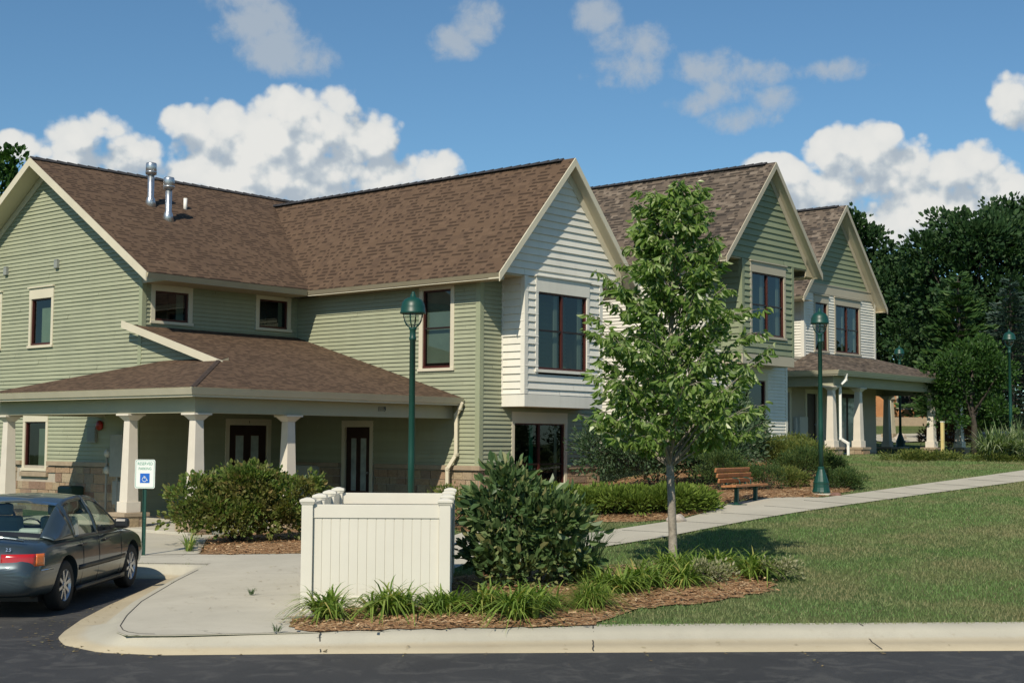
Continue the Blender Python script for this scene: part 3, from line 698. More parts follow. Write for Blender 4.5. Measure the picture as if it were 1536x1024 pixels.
# ================================================================ HOUSE ONE (left, sage siding, brown roof)
GRP = 'attached gabled town houses'
h1 = tag(empty('town_house', (19.5, 22, .2)), 'sage green town house with brown roof, wraparound porch and white gable bay', 'house', GRP)
h1.location = (0, 0, 0)
X0, X1, Y0, Y1, YG, XB = 19.5, 24.28, 28.45, 22.0, 21.3, 25.05
px0 = Plane('x', X0); px1 = Plane('x', X1); py0 = Plane('y', Y0); py1 = Plane('y', Y1); pg = Plane('y', YG); pb = Plane('x', XB)
RL = lambda y: 9.24-.6365*abs(y-32.7)
RW = lambda x, zr=8.93, xr=26.54: zr-1.106*abs(x-xr)
# walls
m = MB(); zt = lambda y: RL(y)-.16
siding(m, px0, [(Y0, 1.53), (36.95, 1.53), (36.95, zt(36.95)), (32.7, zt(32.7)), (Y0, zt(Y0))], .1,
       holes=[(32.38, 33.33, 4.5, 5.68), (34.9, 35.8, 4.5, 5.68), (32.48, 33.46, 1.36, 2.52)], d=.02)
m.build('gable_wall', sage, h1)
m = MB(); siding(m, px0, [(25.5, 3.72), (Y0, 3.72), (Y0, 4.72), (25.5, 3.88)], .1, d=.02); m.build('wall', sage, h1)
m = MB(); siding(m, py0, [(X0, .3), (X1, .3), (X1, 5.8), (X0, 5.8)], .1, holes=[(19.84, 20.8, 4.93, 5.63), (22.99, 23.91, 4.97, 5.68), (22.12, 23.32, .3, 2.46)], d=.02); m.build('wall', sage, h1)
m = MB(); siding(m, px1, [(Y1, 1.53), (Y0, 1.53), (Y0, 5.8), (Y1, 5.8)], .1, holes=[(22.92, 23.84, 3.84, 5.69), (25.63, 26.53, 1.5, 2.43)], d=.02); m.build('wall', sage, h1)
m = MB(); siding(m, py1, [(X1, 1.53), (28.8, 1.53), (28.8, 5.95), (X1, 5.95)], .1, holes=[(25.5, 27.4, 1.5, 2.53)], d=.02); m.build('wall', sage, h1)
# hidden sides and inner liner
m = MB(); m.box(28.70, 28.8, 22.02, 32, .3, 5.9); m.box(19.62, 33, 36.85, 36.95, .2, 6.0); m.box(32.9, 33.0, 28.45, 36.95, .2, 6.4)
m.prism([(33, 28.45, 6.4), (33, 36.95, 6.4), (33, 32.7, 9.0)], (-.1, 0, 0)); m.box(28.8, 33, 28.4, 28.5, .2, 5.8)
m.build('rear_wall', sage, h1)
# corner boards
m = MB()
px0.box(m, Y0, Y0+.11, 1.53, zt(Y0)-.02, -.0, .03); py0.box(m, X0-.03, X0+.09, 3.9, 5.78, -.0, .03); m.build('corner_board', olivetrim, h1); m = MB()
px1.box(m, Y1, Y1+.11, 1.53, 5.8, 0, .03); py1.box(m, X1-.03, X1+.1, 1.53, 5.8, 0, .03); m.build('corner_board', olivetrim, h1); m = MB()
py1.box(m, 28.7, 28.8, 1.53, 5.95, 0, .03); m.build('corner_board', olivetrim, h1); m = MB()
py0.box(m, X1-.1, X1-.03, 4.7, 5.78, .0, .025)
m.build('corner_board', olivetrim, h1)
# stone base with ledge
m = MB()
for i, (pl, u0, u1) in enumerate(((px0, Y0, 36.9), (px1, Y1, 25.45), (px1, 26.7, Y0), (py1, X1, 25.38), (py1, 27.52, 28.8))):
    m = MB(); pl.box(m, u0+(.018 if i == 3 else 0), u1, .1, 1.41, -.05, .018); o = m.build('stone_base', mortar, h1)
    m = MB(); ashlar(m, pl, u0, u1, .1, 1.40, holes=[(32.4, 33.55, 1.1, 1.5)] if i == 0 else (), seed=2+i); m.build('stone_blocks', stone, o)
for pl, a, b_, c, d in ((px0, Y0-.05, 32.3, 1.42, 1.53), (px0, 33.56, 36.9, 1.42, 1.53), (px0, 32.3, 33.56, 1.13, 1.25), (px1, Y1-.10, 25.4, 1.42, 1.53), (px1, 26.7, Y0, 1.42, 1.53), (py1, X1, 25.38, 1.42, 1.53), (py1, 27.52, 28.95, 1.42, 1.53)):
    m = MB(); pl.box(m, a, b_, c, d, -.02, .10); m.build('stone_ledge', ledge, h1, bevel=.008)
# upper gable roof, ridge along x
roof = roof_slab(h1, 'roof', [(18.95, 27.5, 5.93), (33.5, 27.5, 5.93), (33.5, 32.7, 9.24), (18.95, 32.7, 9.24)], roof_brown)
roof_slab(h1, 'roof', [(33.5, 37.9, 5.93), (18.95, 37.9, 5.93), (18.95, 32.7, 9.24), (33.5, 32.7, 9.24)], roof_brown)
ridge_cap(h1, (18.95, 32.7, 9.27), (33.5, 32.7, 9.27))
for yy in (27.5, 37.9): rake_board(h1, (18.95, yy, 5.925), (18.95, 32.7, 9.235), .21, .03, (-1, 0, 0))
for yy in (28.45, 36.95): rake_board(h1, (X0-.012, yy, RL(yy)-.16), (X0-.012, 32.7, RL(32.7)-.16), .2, .03, (-1, 0, 0), cream, 'rake_frieze')
gutter(h1, [(18.95, 27.5, 5.85), (23.80, 27.5, 5.85)], fasciam, 'fascia', .12, .0, .06, False)
m = MB(); m.box(X0-.02, 23.83, 27.5, Y0, 5.775, 5.80)
m.prism([(X0-.02, 27.52, 5.80), (X0-.02, Y0, 5.80), (X0-.02, Y0, 6.38)], (.03, 0, 0))
m.build('eave_soffit', soffit, h1)
# wing roof, ridge along y
roof_slab(h1, 'roof', [(23.8, 32.2, 5.9), (23.8, 21.0, 5.9), (26.54, 21.0, 8.93), (26.54, 32.2, 8.93)], roof_brown)
roof_slab(h1, 'roof', [(29.28, 21.0, 5.9), (29.28, 32.2, 5.9), (26.54, 32.2, 8.93), (26.54, 21.0, 8.93)], roof_brown)
ridge_cap(h1, (26.54, 21.35, 8.96), (26.54, 32.4, 8.96))
def wing_front(h, xr, zr, hw, ry, wy, eave, wallz, wl, wr, tm, sd, lapm, pitch):
    """rake boards, gable clapboards, soffits of a forward gable"""
    rise = zr-eave; sl = rise/hw
    for sx in (-1, 1): rake_board(h, (xr+sx*hw, ry, eave-.005), (xr, ry, zr-.005), .20, .03, (0, -1, 0), tm)
    rf = lambda x: zr-sl*abs(x-xr)-.15
    for sx in (-1, 1):
        a = wl if sx < 0 else wr
        rake_board(h, (a, wy-.012, rf(a)), (xr, wy-.012, rf(xr)), .26 if sx > 0 else .2, .03, (0, -1, 0), tm, 'rake_frieze')
    m = MB(); siding(m, Plane('y', wy), [(wl, wallz), (wr, wallz), (wr, rf(wr)), (xr, rf(xr)), (wl, rf(wl))], pitch, d=.026); m.build('gable_wall', sd, h)
    m = MB(); m.box(xr-hw+.02, xr-hw+.0+.03, ry, 40, eave-.15, eave-.005) if False else None
wing_front(h1, 26.54, 8.93, 2.74, 21.0, YG, 5.9, 5.97, 24.3, 28.78, cream, whitesd, None, .175)
gutter(h1, [(23.8, 27.46, 5.825), (23.8, 21.0, 5.825)], fasciam, 'fascia', .12, -.015, .06, False)
m = MB(); m.box(29.26, 29.29, 21.0, 32, 5.765, 5.885); m.build('fascia', fasciam, h1)
m = MB(); m.box(23.8, 24.28, 21.32, 27.5, 5.775, 5.80); m.box(28.8, 29.28, 21.32, 32, 5.775, 5.8); m.box(24.3, 28.78, 21.3, 22.0, 5.925, 5.965)
m.prism([(23.84, 21.28, 5.79), (24.3, 21.28, 5.79), (24.3, 21.28, 6.2)], (0, .04, 0)); m.build('eave_soffit', soffit, h1)
# white bay
def bay(h, pfy, pbx, y1, xl, xr, z0, z1, sd, trimm, pitch, open_):
    f = Plane('y', pfy); l = Plane('x', xl); band = .29
    m = MB(); siding(m, f, [(xl, z0+band), (xr, z0+band), (xr, z1), (xl, z1)], pitch, holes=[open_], d=.026)
    siding(m, l, [(pfy, z0+band), (y1, z0+band), (y1, z1), (pfy, z1)], pitch, d=.026)
    b_ = m.build('bay', sd, h)
    m = MB(); m.box(xl-.02, xr+.02, pfy-.03, y1, z0, z0+band-.003); m.box(xr-.03, xr, pfy+.02, y1, z0+band, z1)
    m.build('bay_skirt', trimm, b_)
    m = MB(); f.box(m, xl-.035, xl+.09, z0+band, z1, 0, .036); l.box(m, pfy+.001, pfy+.09, z0+band, z1, 0, .035); m.build('bay_corner_board', sd, b_)
    m = MB(); f.box(m, xr-.09, xr+.03, z0+band, z1, 0, .036); m.build('bay_corner_board', sd, b_)
    m = MB(); l.box(m, y1-.06, y1-.002, z0+band, z1, 0, .03); m.build('bay_corner_board', sd, b_)
    return b_
b1 = bay(h1, YG, XB, Y1, 25.05, 27.98, 2.91, 5.96, whitesd, whitesd, .175, (25.52, 27.38, 3.81, 5.62))
cur = lambda a, b_, mt=blindd: (a, b_, .0, 1., mt)
window(b1, pg, 25.52, 27.38, 3.81, 5.62, trim=.1, head=.36, cols=2, rail=4.72, tm=whitesd, blind=[cur(.40, .47, paleb), cur(.9, .97, paleb)], name='window')
window(h1, px1, 22.92, 23.84, 3.84, 5.69, trim=.12, head=.1, rail=4.78, cap=False, tm=cream, blind=[(.08, .98, .06, .98, blindd)])
window(h1, px0, 32.38, 33.33, 4.5, 5.68, head=.28, blind=[(.12, .70, .05, .8, blindm)])
window(h1, px0, 34.9, 35.8, 4.5, 5.68, head=.28, blind=[(.12, .70, .05, .8, blindm)])
window(h1, px0, 32.48, 33.46, 1.36, 2.52, head=.16, cap=False, blind=[(.05, .55, .03, .85, blindd)])
window(h1, py0, 19.84, 20.8, 4.93, 5.63, trim=.12, head=.15, cap=False, blind=[(.74, .95, .0, 1., blindd)])
window(h1, py0, 22.99, 23.91, 4.97, 5.68, trim=.12, head=.10, cap=False, blind=[(.8, .93, .0, 1., blindd)])
window(h1, py1, 25.5, 27.4, .62, 2.53, head=.27, cols=2, rail=1.55, tm=cream, cap=False, blind=[cur(.38, .45, signg), cur(.88, .93, paleb)])
door(h1, py0, 22.12, 23.32, .3, 2.46, lites=[(.2, .4, .9, 2.2), (.6, .8, .9, 2.2)])
door(h1, px1, 25.63, 26.53, .3, 2.43, lites=[(.2, .42, .85, 2.15), (.6, .80, .85, 2.15)])
# porch
XE, YE = 16.6, 22.5
S = .28; ZG = 3.10
zr = lambda d: ZG+S*d
roof_slab(h1, 'porch_roof', [(XE, YE, ZG), (24.26, YE, ZG), (24.26, Y0, zr(Y0-YE)), (19.2, Y0, zr(Y0-YE)), (19.2, YE+2.6, zr(2.6))], roof_brown, thick=.1, edge=soffit)
roof_slab(h1, 'porch_roof', [(XE, 30.4, ZG), (XE, YE, ZG), (19.2, YE+2.6, zr(2.6)), (19.48, YE+2.6+.02, zr(2.88)), (19.48, 27.52, zr(2.88))], roof_brown, thick=.1, edge=soffit)
roof_slab(h1, 'porch_roof', [(19.48, 30.4, ZG), (XE, 30.4, ZG), (19.48, 27.52, zr(2.88))], roof_brown, thick=.1, edge=soffit)
rake_board(h1, (19.2, YE+2.45, zr(2.45)+.02), (19.2, Y0+.35, zr(Y0+.35-YE)+.02), .17, .04, (-1, 0, 0), cream, 'porch_rake_board')
m = MB(); m.prism([(19.21, YE+2.7, zr(2.7)-.08), (19.21, Y0, zr(Y0-YE)-.08), (19.21, Y0, zr(Y0-YE)-.10), (19.21, YE+2.7, zr(2.7)-.10)], (.29, 0, 0))
m.build('porch_rake_soffit', taupe, h1)
m = MB(); d = Vector((2.6, 2.6, S*2.6)); a = Vector((XE, YE, ZG+.004)); n_ = 16; sd_ = Vector((1, -1, 0)).normalized()*.055
for i in range(n_):
    p = a+d*i/n_; q = a+d*(i+1.05)/n_; m.add([p-sd_, p+Vector((0, 0, .018)), p+sd_, q-sd_, q+Vector((0, 0, .010)), q+sd_], [(0, 1, 4, 3), (1, 2, 5, 4)])
m.build('hip_cap', plain('hip_shingle', (.06, .042, .033), .9, var=.3, scale=6), h1)
gutter(h1, [(XE-.005, 30.4, ZG-.075), (XE-.005, YE-.005, ZG-.075), (24.2, YE-.005, ZG-.075)])
m = MB(); m.box(XE, 24.26, YE, YE+.03, 2.92, 3.02); m.box(XE, XE+.03, YE+.03, 30.4, 2.92, 3.02); m.box(XE+.03, 19.48, 30.37, 30.4, 2.92, 3.08); m.build('fascia', cream, h1)
m = MB(); m.box(XE+.03, 24.26, YE+.03, Y0, 2.935, 2.955); m.box(XE+.03, 19.48, Y0, 30.37, 2.935, 2.955); m.build('porch_ceiling', soffit, h1)
m = MB(); m.box(16.9, 24.26, 22.82, 23.12, 2.62, 2.933); m.box(16.9, 17.2, 23.12, 30.15, 2.62, 2.933); m.box(17.2, 19.48, 29.85, 30.15, 2.62, 2.933); m.build('porch_beam', beamm, h1)
for (x, y) in ((17.06, 22.97), (17.06, 25.2), (17.06, 30.0), (19.4, 22.97)): column(h1, x, y, gz(x, y)-.05 if y > 29 else .22, 2.615, ped=.37)
m = MB(); m.box(16.7, 24.2, 22.7, Y0+.1, .05, .3); m.box(16.7, 19.45, Y0+.1, 30.2, .05, .3); m.build('porch_slab', conc, h1, bevel=.01)
downspout(h1, [(24.16, 22.43, 3.0), (24.16, 22.50, 2.85), (24.17, 22.62, 2.7), (24.17, 22.62, 1.78), (24.05, 22.78, 1.45), (24.05, 22.78, .35)])
M4 = Matrix.Translation((21.95, 22.81, 2.79)) @ Matrix.Rotation(R(90), 4, 'X')
text_part(h1, 'house_number', '1119', blackp, .15, M4, sx=.82)
text_part(h1, 'door_number', '1', blackp, .1, Matrix.Translation((22.72, 28.4, 2.54)) @ Matrix.Rotation(R(90), 4, 'X'))
# things fixed to the walls
for u in (32.14, 34.6):
    m = MB(); px0.box(m, u-.07, u+.07, 6.4, 6.6, 0, .1); m.prism([px0.p(u-.07, 6.6, .1), px0.p(u+.07, 6.6, .1), px0.p(u+.07, 6.6, 0), px0.p(u-.07, 6.6, 0)], (0, 0, .03)); m.build('wall_vent', greybox, h1, bevel=.012)
m = MB(); px0.box(m, 30.15, 30.5, 2.0, 2.38, .02, .09)
for i in range(5): px0.box(m, 30.14, 30.51, 2.04+i*.07, 2.06+i*.07, .09, .12)
m.build('vent_grille', greybox, h1)
m = MB(); m.lathe([(0, 0), (.11, 0), (.125, .03), (.11, .07), (.05, .1), (0, .105)], n=18); o = m.build('alarm_bell', redm, h1, smooth=True); o.rotation_euler = (0, R(-90), 0); o.location = (19.46, 30.0, 2.42)
m = MB(); px0.box(m, 28.85, 29.35, 1.2, 2.2, .02, .2); px0.box(m, 28.9, 29.3, .55, 1.1, .02, .14); m.build('meter_cabinet', greybox, h1, bevel=.01)
for z in (1.35, 1.75):
    m = MB(); m.lathe([(0, 0), (.1, 0), (.1, .09), (.085, .13), (0, .14)], n=16); o = m.build('meter', paleb, h1, smooth=True); o.rotation_euler = (0, R(-90), 0); o.location = (19.46, 29.55, z)
m = MB(); m.tube([(19.36, 29.1, .3), (19.36, 29.1, 1.2)], .03, 8); m.tube([(19.36, 29.55, .3), (19.36, 29.55, 1.7)], .025, 8); m.build('conduit', greybox, h1)
m = MB(); px0.box(m, 30.6, 31.2, .3, .95, .05, .45); m.build('gas_meter', plain('dark_green_meter', (.02, .05, .04), .5), h1, bevel=.06)
m = MB(); px1.box(m, 27.45, 28.35, .32, 1.45, .02, .3); m.build('utility_cabinet', paleb, h1, bevel=.01)
# flues on the roof
def flue(x, y, h, r=.085):
    z = RL(y); q = MB(); q.lathe([(r*1.9, -.13), (r*1.35, .14), (r*1.15, .17), (r, .2), (r, h), (r*.9, h)], c=(x, y, z), n=18); q.smooth = False
    f = q.build('roof_flue', steel, h1, smooth=True)
    q = MB(); q.lathe([(r*.9, h-.32), (r*1.65, h-.3), (r*1.65, h-.04), (r*1.5, h), (r*.5, h+.02), (0, h+.03)], c=(x, y, z), n=18); q.lathe([(r*1.7, h-.26), (r*1.75, h-.24), (r*1.7, h-.22)], c=(x, y, z), n=18)
    q.build('flue_cap', steel, f, smooth=True)
flue(*FL1, 1.08); flue(*FL2, 1.08)
m = MB(); m.lathe([(.05, -.1), (.05, .28), (.04, .28)], c=(FL3[0], FL3[1], RL(FL3[1])), n=12); m.build('vent_pipe', pvc, h1, smooth=True)

# ================================================================ HOUSE TWO (middle, green gable, grey-brown roof)
h2 = tag(empty('town_house'), 'middle town house with green gable and green bay over a white ground floor', 'house', GRP)
roof_slab(h2, 'roof', [(33.45, 44, 7.28), (33.45, 21.1, 7.28), (36.18, 21.1, 10.33), (36.18, 44, 10.33)], roof_grey)
roof_slab(h2, 'roof', [(38.91, 21.1, 7.28), (38.91, 44, 7.28), (36.18, 44, 10.33), (36.18, 21.1, 10.33)], roof_grey)
ridge_cap(h2, (36.18, 21.4, 10.36), (36.18, 44, 10.36))
wing_front(h2, 36.18, 10.33, 2.73, 21.1, 21.4, 7.28, 7.38, 33.95, 38.41, taupe, sage_h2, None, .18)
p2l = Plane('x', 33.93); p2f = Plane('y', 22.1)
m = MB(); siding(m, p2l, [(22.1, 1.9), (42, 1.9), (42, 7.15), (22.1, 7.15)], .1, d=.02); m.build('wall', whitesd, h2)
m = MB(); siding(m, p2f, [(33.93, 2.02), (38.43, 2.02), (38.43, 4.8), (33.93, 4.8)], .1, holes=[(35.3, 37.15, 2.08, 3.95)], d=.02); m.build('wall', whitesd, h2)
m = MB(); siding(m, p2f, [(33.93, 4.8), (38.43, 4.8), (38.43, 7.3), (33.93, 7.3)], .1, d=.02); m.build('wall', sage_h2, h2)
m = MB(); m.box(38.33, 38.43, 22.12, 42, 1.2, 7.3); m.box(33.95, 38.4, 41.9, 42, 1.2, 7.3); m.box(28.8, 33.93, 34, 34.1, .5, 5.8); m.build('rear_wall', whitesd, h2)
m = MB(); p2l.box(m, 22.1, 22.2, 1.9, 7.15, 0, .03); p2f.box(m, 33.9, 34.03, 2.02, 7.3, 0, .03); p2f.box(m, 38.34, 38.46, 2.02, 7.3, 0, .03); p2f.box(m, 37.27, 37.4, 2.1, 4.1, .0, .02); m.build('corner_board', whitesd, h2)
for pl, a, b_ in ((p2f, 33.9, 38.45), (p2l, 22.12, 34)):
    m = MB(); pl.box(m, a, b_, .6, 1.91, -.05, .018); o = m.build('stone_base', mortar, h2); m = MB(); ashlar(m, pl, a, b_, .9, 1.9, seed=8); m.build('stone_blocks', stone, o)
m = MB(); p2f.box(m, 33.85, 38.5, 1.92, 2.02, -.02, .1); m.build('stone_ledge', ledge, h2, bevel=.006)
gutter(h2, [(33.45, 42, 7.20), (33.45, 21.1, 7.20)], fasciam, 'fascia', .12, -.015, .06, False)
m = MB(); m.box(38.89, 38.92, 21.1, 42, 7.145, 7.262); m.build('fascia', fasciam, h2)
m = MB(); m.box(33.45, 33.93, 21.42, 42, 7.15, 7.18); m.box(38.43, 38.91, 21.42, 42, 7.15, 7.18); m.box(33.95, 38.41, 21.4, 22.1, 7.34, 7.375); m.prism([(33.5, 21.38, 7.17), (33.95, 21.38, 7.17), (33.95, 21.38, 7.6)], (0, .04, 0)); m.prism([(38.86, 21.38, 7.17), (38.41, 21.38, 7.17), (38.41, 21.38, 7.6)], (0, .04, 0)); m.build('eave_soffit', soffit, h2)
b2 = bay(h2, 21.4, 34.75, 22.1, 34.75, 37.62, 4.36, 7.37, sage_h2, taupe, .18, (35.26, 37.07, 5.22, 7.03))
window(b2, Plane('y', 21.4), 35.26, 37.07, 5.22, 7.03, trim=.1, head=.3, cols=2, rail=6.1, tm=taupe, blind=[cur(.38, .46, paleb), cur(.88, .96, paleb)])
window(h2, p2f, 35.3, 37.15, 2.10, 3.95, trim=.12, head=.25, cols=2, tm=cream, cap=False, blind=[(.6, .96, .02, .4, paleb), cur(.38, .44, paleb)])

# ================================================================ HOUSE THREE (right, with corner porch)
h3 = tag(empty('town_house'), 'far right town house with white clapboards, green gable and a corner porch on tapered columns', 'house', GRP)
YF = 24.6
roof_slab(h3, 'roof', [(43.29, 40, 7.17), (43.29, 24.2, 7.17), (46.47, 24.2, 10.72), (46.47, 40, 10.72)], roof_grey)
roof_slab(h3, 'roof', [(49.66, 24.2, 7.17), (49.66, 40, 7.17), (46.47, 40, 10.72), (46.47, 24.2, 10.72)], roof_grey)
ridge_cap(h3, (46.47, 24.5, 10.75), (46.47, 40, 10.75))
sl3 = 3.55/3.185; rf3 = lambda x: 10.72-sl3*abs(x-46.47)-.15
for sx in (-1, 1): rake_board(h3, (46.47+sx*3.185, 24.2, 7.165), (46.47, 24.2, 10.715), .2, .03, (0, -1, 0), taupe)
for xx in (44.0, 49.3): rake_board(h3, (xx, YF-.012, rf3(xx)), (46.47, YF-.012, rf3(46.47)), .24, .03, (0, -1, 0), taupe, 'rake_frieze')
p3f = Plane('y', YF); p3l = Plane('x', 44.0)
zb_ = 7.75; xl = 46.47-(10.72-.15-zb_)/sl3; xr_ = 46.47+(10.72-.15-zb_)/sl3
m = MB(); siding(m, p3f, [(xl, zb_), (xr_, zb_), (46.47, rf3(46.47))], .18, d=.026); m.build('gable_wall', sage_h2, h3)
m = MB(); p3f.box(m, 44.0, 49.3, 7.42, 7.74, -.02, .035); p3f.box(m, 44, 49.3, 7.74, 7.77, -.02, .06); m.build('gable_band', taupe, h3)
m = MB(); siding(m, p3f, [(44.0, 5.1), (49.4, 5.1), (49.4, 7.42), (44.0, 7.42)], .1, holes=[(44.8, 45.66, 5.4, 7.08), (46.3, 48.1, 5.4, 7.1)], d=.02); siding(m, p3l, [(YF, 4.9), (38, 4.9), (38, 7.2), (YF, 7.2)], .1, d=.02); m.build('wall', whitesd, h3)
m = MB(); siding(m, p3f, [(40.8, 1.75), (49.4, 1.75), (49.4, 5.1), (40.8, 5.1)], .1, holes=[(42.3, 42.95, 1.75, 3.83), (44.15, 44.85, 1.75, 3.83), (46.5, 47.9, 1.75, 3.9)], d=.02)
m.build('porch_wall', taupe, h3)
m = MB(); m.box(49.3, 49.4, YF+.02, 38, 1.2, 7.4); m.box(44.02, 49.3, 37.9, 38, 1.2, 7.2); m.box(38.43, 44, 30, 30.1, 1.2, 7.4); m.box(40.8, 49.3, YF+.05, YF+.12, 1.2, 1.75); m.build('rear_wall', whitesd, h3)
m = MB(); p3l.box(m, YF, YF+.1, 4.9, 7.2, 0, .03); p3f.box(m, 43.97, 44.09, 5.1, 7.4, 0, .03); p3f.box(m, 49.3, 49.43, 5.1, 7.4, 0, .03); m.build('corner_board', whitesd, h3)
gutter(h3, [(43.29, 38, 7.09), (43.29, 24.2, 7.09)], fasciam, 'fascia', .12, -.015, .06, False)
m = MB(); m.box(49.64, 49.67, 24.2, 38, 7.03, 7.152); m.build('fascia', fasciam, h3)
m = MB(); m.box(43.29, 44.0, 24.25, 38, 7.03, 7.06); m.build('eave_soffit', soffit, h3)
m = MB(); m.box(49.4, 49.66, 24.25, 38, 7.03, 7.06); m.build('eave_soffit', soffit, h3)
window(h3, p3f, 44.8, 45.66, 5.4, 7.08, head=.26, rail=6.25, tm=taupe, blind=[cur(.85, .95, paleb)])
window(h3, p3f, 46.3, 48.1, 5.4, 7.1, head=.26, cols=2, rail=6.25, tm=taupe, blind=[cur(.4, .46, paleb), cur(.9, .97, paleb)])
door(h3, p3f, 44.15, 44.85, 1.75, 3.83); door(h3, p3f, 42.3, 42.95, 1.75, 3.83)
door(h3, p3f, 46.5, 47.9, 1.75, 3.9, lites=[(.08, .44, 1.9, 3.75), (.56, .92, 1.9, 3.75)])
m = MB(); p3f.box(m, 43.35, 43.9, 2.35, 3.0, .02, .2); p3f.box(m, 43.2, 43.35, 2.4, 2.98, .02, .12); m.tube([(43.6, 24.5, 1.7), (43.6, 24.5, 2.35)], .03, 8); m.tube([(43.8, 24.5, 1.7), (43.8, 24.5, 2.35)], .03, 8); m.build('utility_cabinet', paleb, h3, bevel=.01)
# corner porch
ZG3 = 4.51; XA, XC, YA = 42.2, 53.1, 22.35; s3 = .34; dd = 2.25; zt3 = ZG3+s3*dd
roof_slab(h3, 'porch_roof', [(XA, YA, ZG3), (XC, YA, ZG3), (XC-3.6, YA+dd, zt3), (XA+dd, YA+dd, zt3)], roof_grey, thick=.1, edge=soffit)
roof_slab(h3, 'porch_roof', [(XA, 31, ZG3), (XA, YA, ZG3), (XA+dd, YA+dd, zt3), (XA+dd, 31, zt3)], roof_grey, thick=.1, edge=soffit)
roof_slab(h3, 'porch_roof', [(XC, YA, ZG3), (XC, 27, ZG3), (49.4, 27, zt3), (XC-3.6, YA+dd, zt3)], roof_grey, thick=.1, edge=soffit)
gutter(h3, [(XA-.005, 31, ZG3-.075), (XA-.005, YA-.005, ZG3-.075), (XC+.005, YA-.005, ZG3-.075), (XC+.005, 27, ZG3-.075)])
m = MB(); m.box(XA+.03, XC, YA+.03, YF, 4.345, 4.365); m.box(XA+.03, 44, YF, 31, 4.345, 4.365); m.box(49.42, XC, YF, 27, 4.345, 4.365); m.build('porch_ceiling', soffit, h3)
m = MB(); m.box(XA, XC, YA, YA+.03, 4.33, 4.43); m.box(XA, XA+.03, YA+.03, 31, 4.33, 4.43); m.build('fascia', cream, h3)
m = MB(); m.box(42.45, 53.0, 22.65, 22.95, 4.0, 4.343); m.box(42.45, 42.75, 22.95, 31, 4.0, 4.343); m.box(52.7, 53.0, 22.95, 26.2, 4.0, 4.343); m.box(49.42, 52.7, 25.9, 26.2, 4.0, 4.343); m.build('porch_beam', beamm, h3)
for (x, y) in ((42.6, 22.8), (44.5, 22.8), (50.3, 22.8), (52.8, 22.8), (52.8, 25.8)): column(h3, x, y, 1.45, 3.995, ped=.52)
m = MB(); m.box(42.4, 53.0, 22.6, YF+.2, 1.2, 1.62); m.box(41, 42.4, 23.2, YF+.2, 1.2, 1.6); m.box(49.45, 53, YF+.2, 26.3, 1.2, 1.62); m.build('porch_slab', conc, h3)
downspout(h3, [(42.75, 22.32, 4.4), (42.78, 22.36, 4.2), (42.62, 22.45, 4.05)], mat=pvc)
downspout(h3, [(42.88, 22.62, 3.98), (42.88, 22.62, 2.25), (42.98, 22.4, 2.1), (42.98, 22.4, 1.56), (43.0, 22.35, 1.50)], mat=pvc)
downspout(h3, [(43.0, 22.3, 1.52), (43.9, 20.9, 1.48)], mat=pvc, name='splash_pipe')

# ================================================================ PLANTS
def unit(a): return a/np.maximum(1e-9, np.linalg.norm(a, axis=1, keepdims=True))
def leaves(name, mat, P, D, size, parent=None, aspect=.42, fold=.12, curl=.12, rng=rng):
    """one small folded leaf per point P, pointing along D"""
    n = len(P); D = unit(D); Rn = rng.normal(size=(n, 3)); U = unit(np.cross(D, Rn)); N = np.cross(U, D)
    tpl = np.array([(0, 0, 0), (.32, .5, fold), (.70, .40, fold*.7), (1, 0, -curl), (.70, -.40, fold*.7), (.32, -.5, fold)])
    S = size[:, None, None]
    V = P[:, None, :]+S*(tpl[None, :, 0:1]*D[:, None, :]+tpl[None, :, 1:2]*aspect*U[:, None, :]+tpl[None, :, 2:3]*N[:, None, :])
    b = (np.arange(n)*6)[:, None]; F = np.concatenate([b+np.array([[0, 3, 2, 1]]), b+np.array([[0, 5, 4, 3]])], 0)
    return raw_mesh(name, V.reshape(-1, 3), F, mat, parent)
def blob_points(blobs, n, rng, clumps=60, cr=.16, shell=(.70, 1.02), flat=.7, core=.12):
    """points in leaf clumps spread through the outer shell of ellipsoids; returns points and outward directions"""
    B = np.array([b[:6] for b in blobs], float); wgt = np.array([(b[3]*b[4]*b[5])**.6 for b in blobs]); wgt /= wgt.sum()
    k = rng.choice(len(B), clumps, p=wgt); d = unit(rng.normal(size=(clumps, 3))); d[:, 2] = np.where(d[:, 2] < -.35, -d[:, 2], d[:, 2]); d = unit(d)
    C = B[k, :3]+d*B[k, 3:]*rng.uniform(shell[0], shell[1], (clumps, 1)); rad = B[k, 3:].min(1)*0+cr*rng.uniform(.6, 1.5, clumps)
    i = rng.integers(0, clumps, n); g = rng.normal(size=(n, 3)); r_ = np.linalg.norm(g, axis=1, keepdims=True); g = g/r_*np.minimum(r_, 1.9)*.62
    P = C[i]+g*rad[i][:, None]*np.array([1, 1, flat]); D = d[i]*.8+g*.9+np.array([0, 0, .25])
    nc = int(n*core); j = rng.choice(len(B), nc, p=wgt); dd = unit(rng.normal(size=(nc, 3))); P[:nc] = B[j, :3]+dd*B[j, 3:]*rng.uniform(.2, .85, (nc, 1))
    return P, D
def stems(name, x, y, z, tips, mat, parent, r0=.012, jit=.05, rg=None):
    m = MB(); rg = rg or random.Random(1)
    for t in tips:
        b = Vector((x+rg.uniform(-jit, jit), y+rg.uniform(-jit, jit), z)); t = Vector(t); c = b.lerp(t, .5)+Vector((0, 0, .12*(t-b).length))
        m.tube([b, b.lerp(c, .7), c.lerp(t, .5), t], [r0, r0*.8, r0*.6, r0*.3], 5, caps=False)
    return m.build(name, mat, parent)
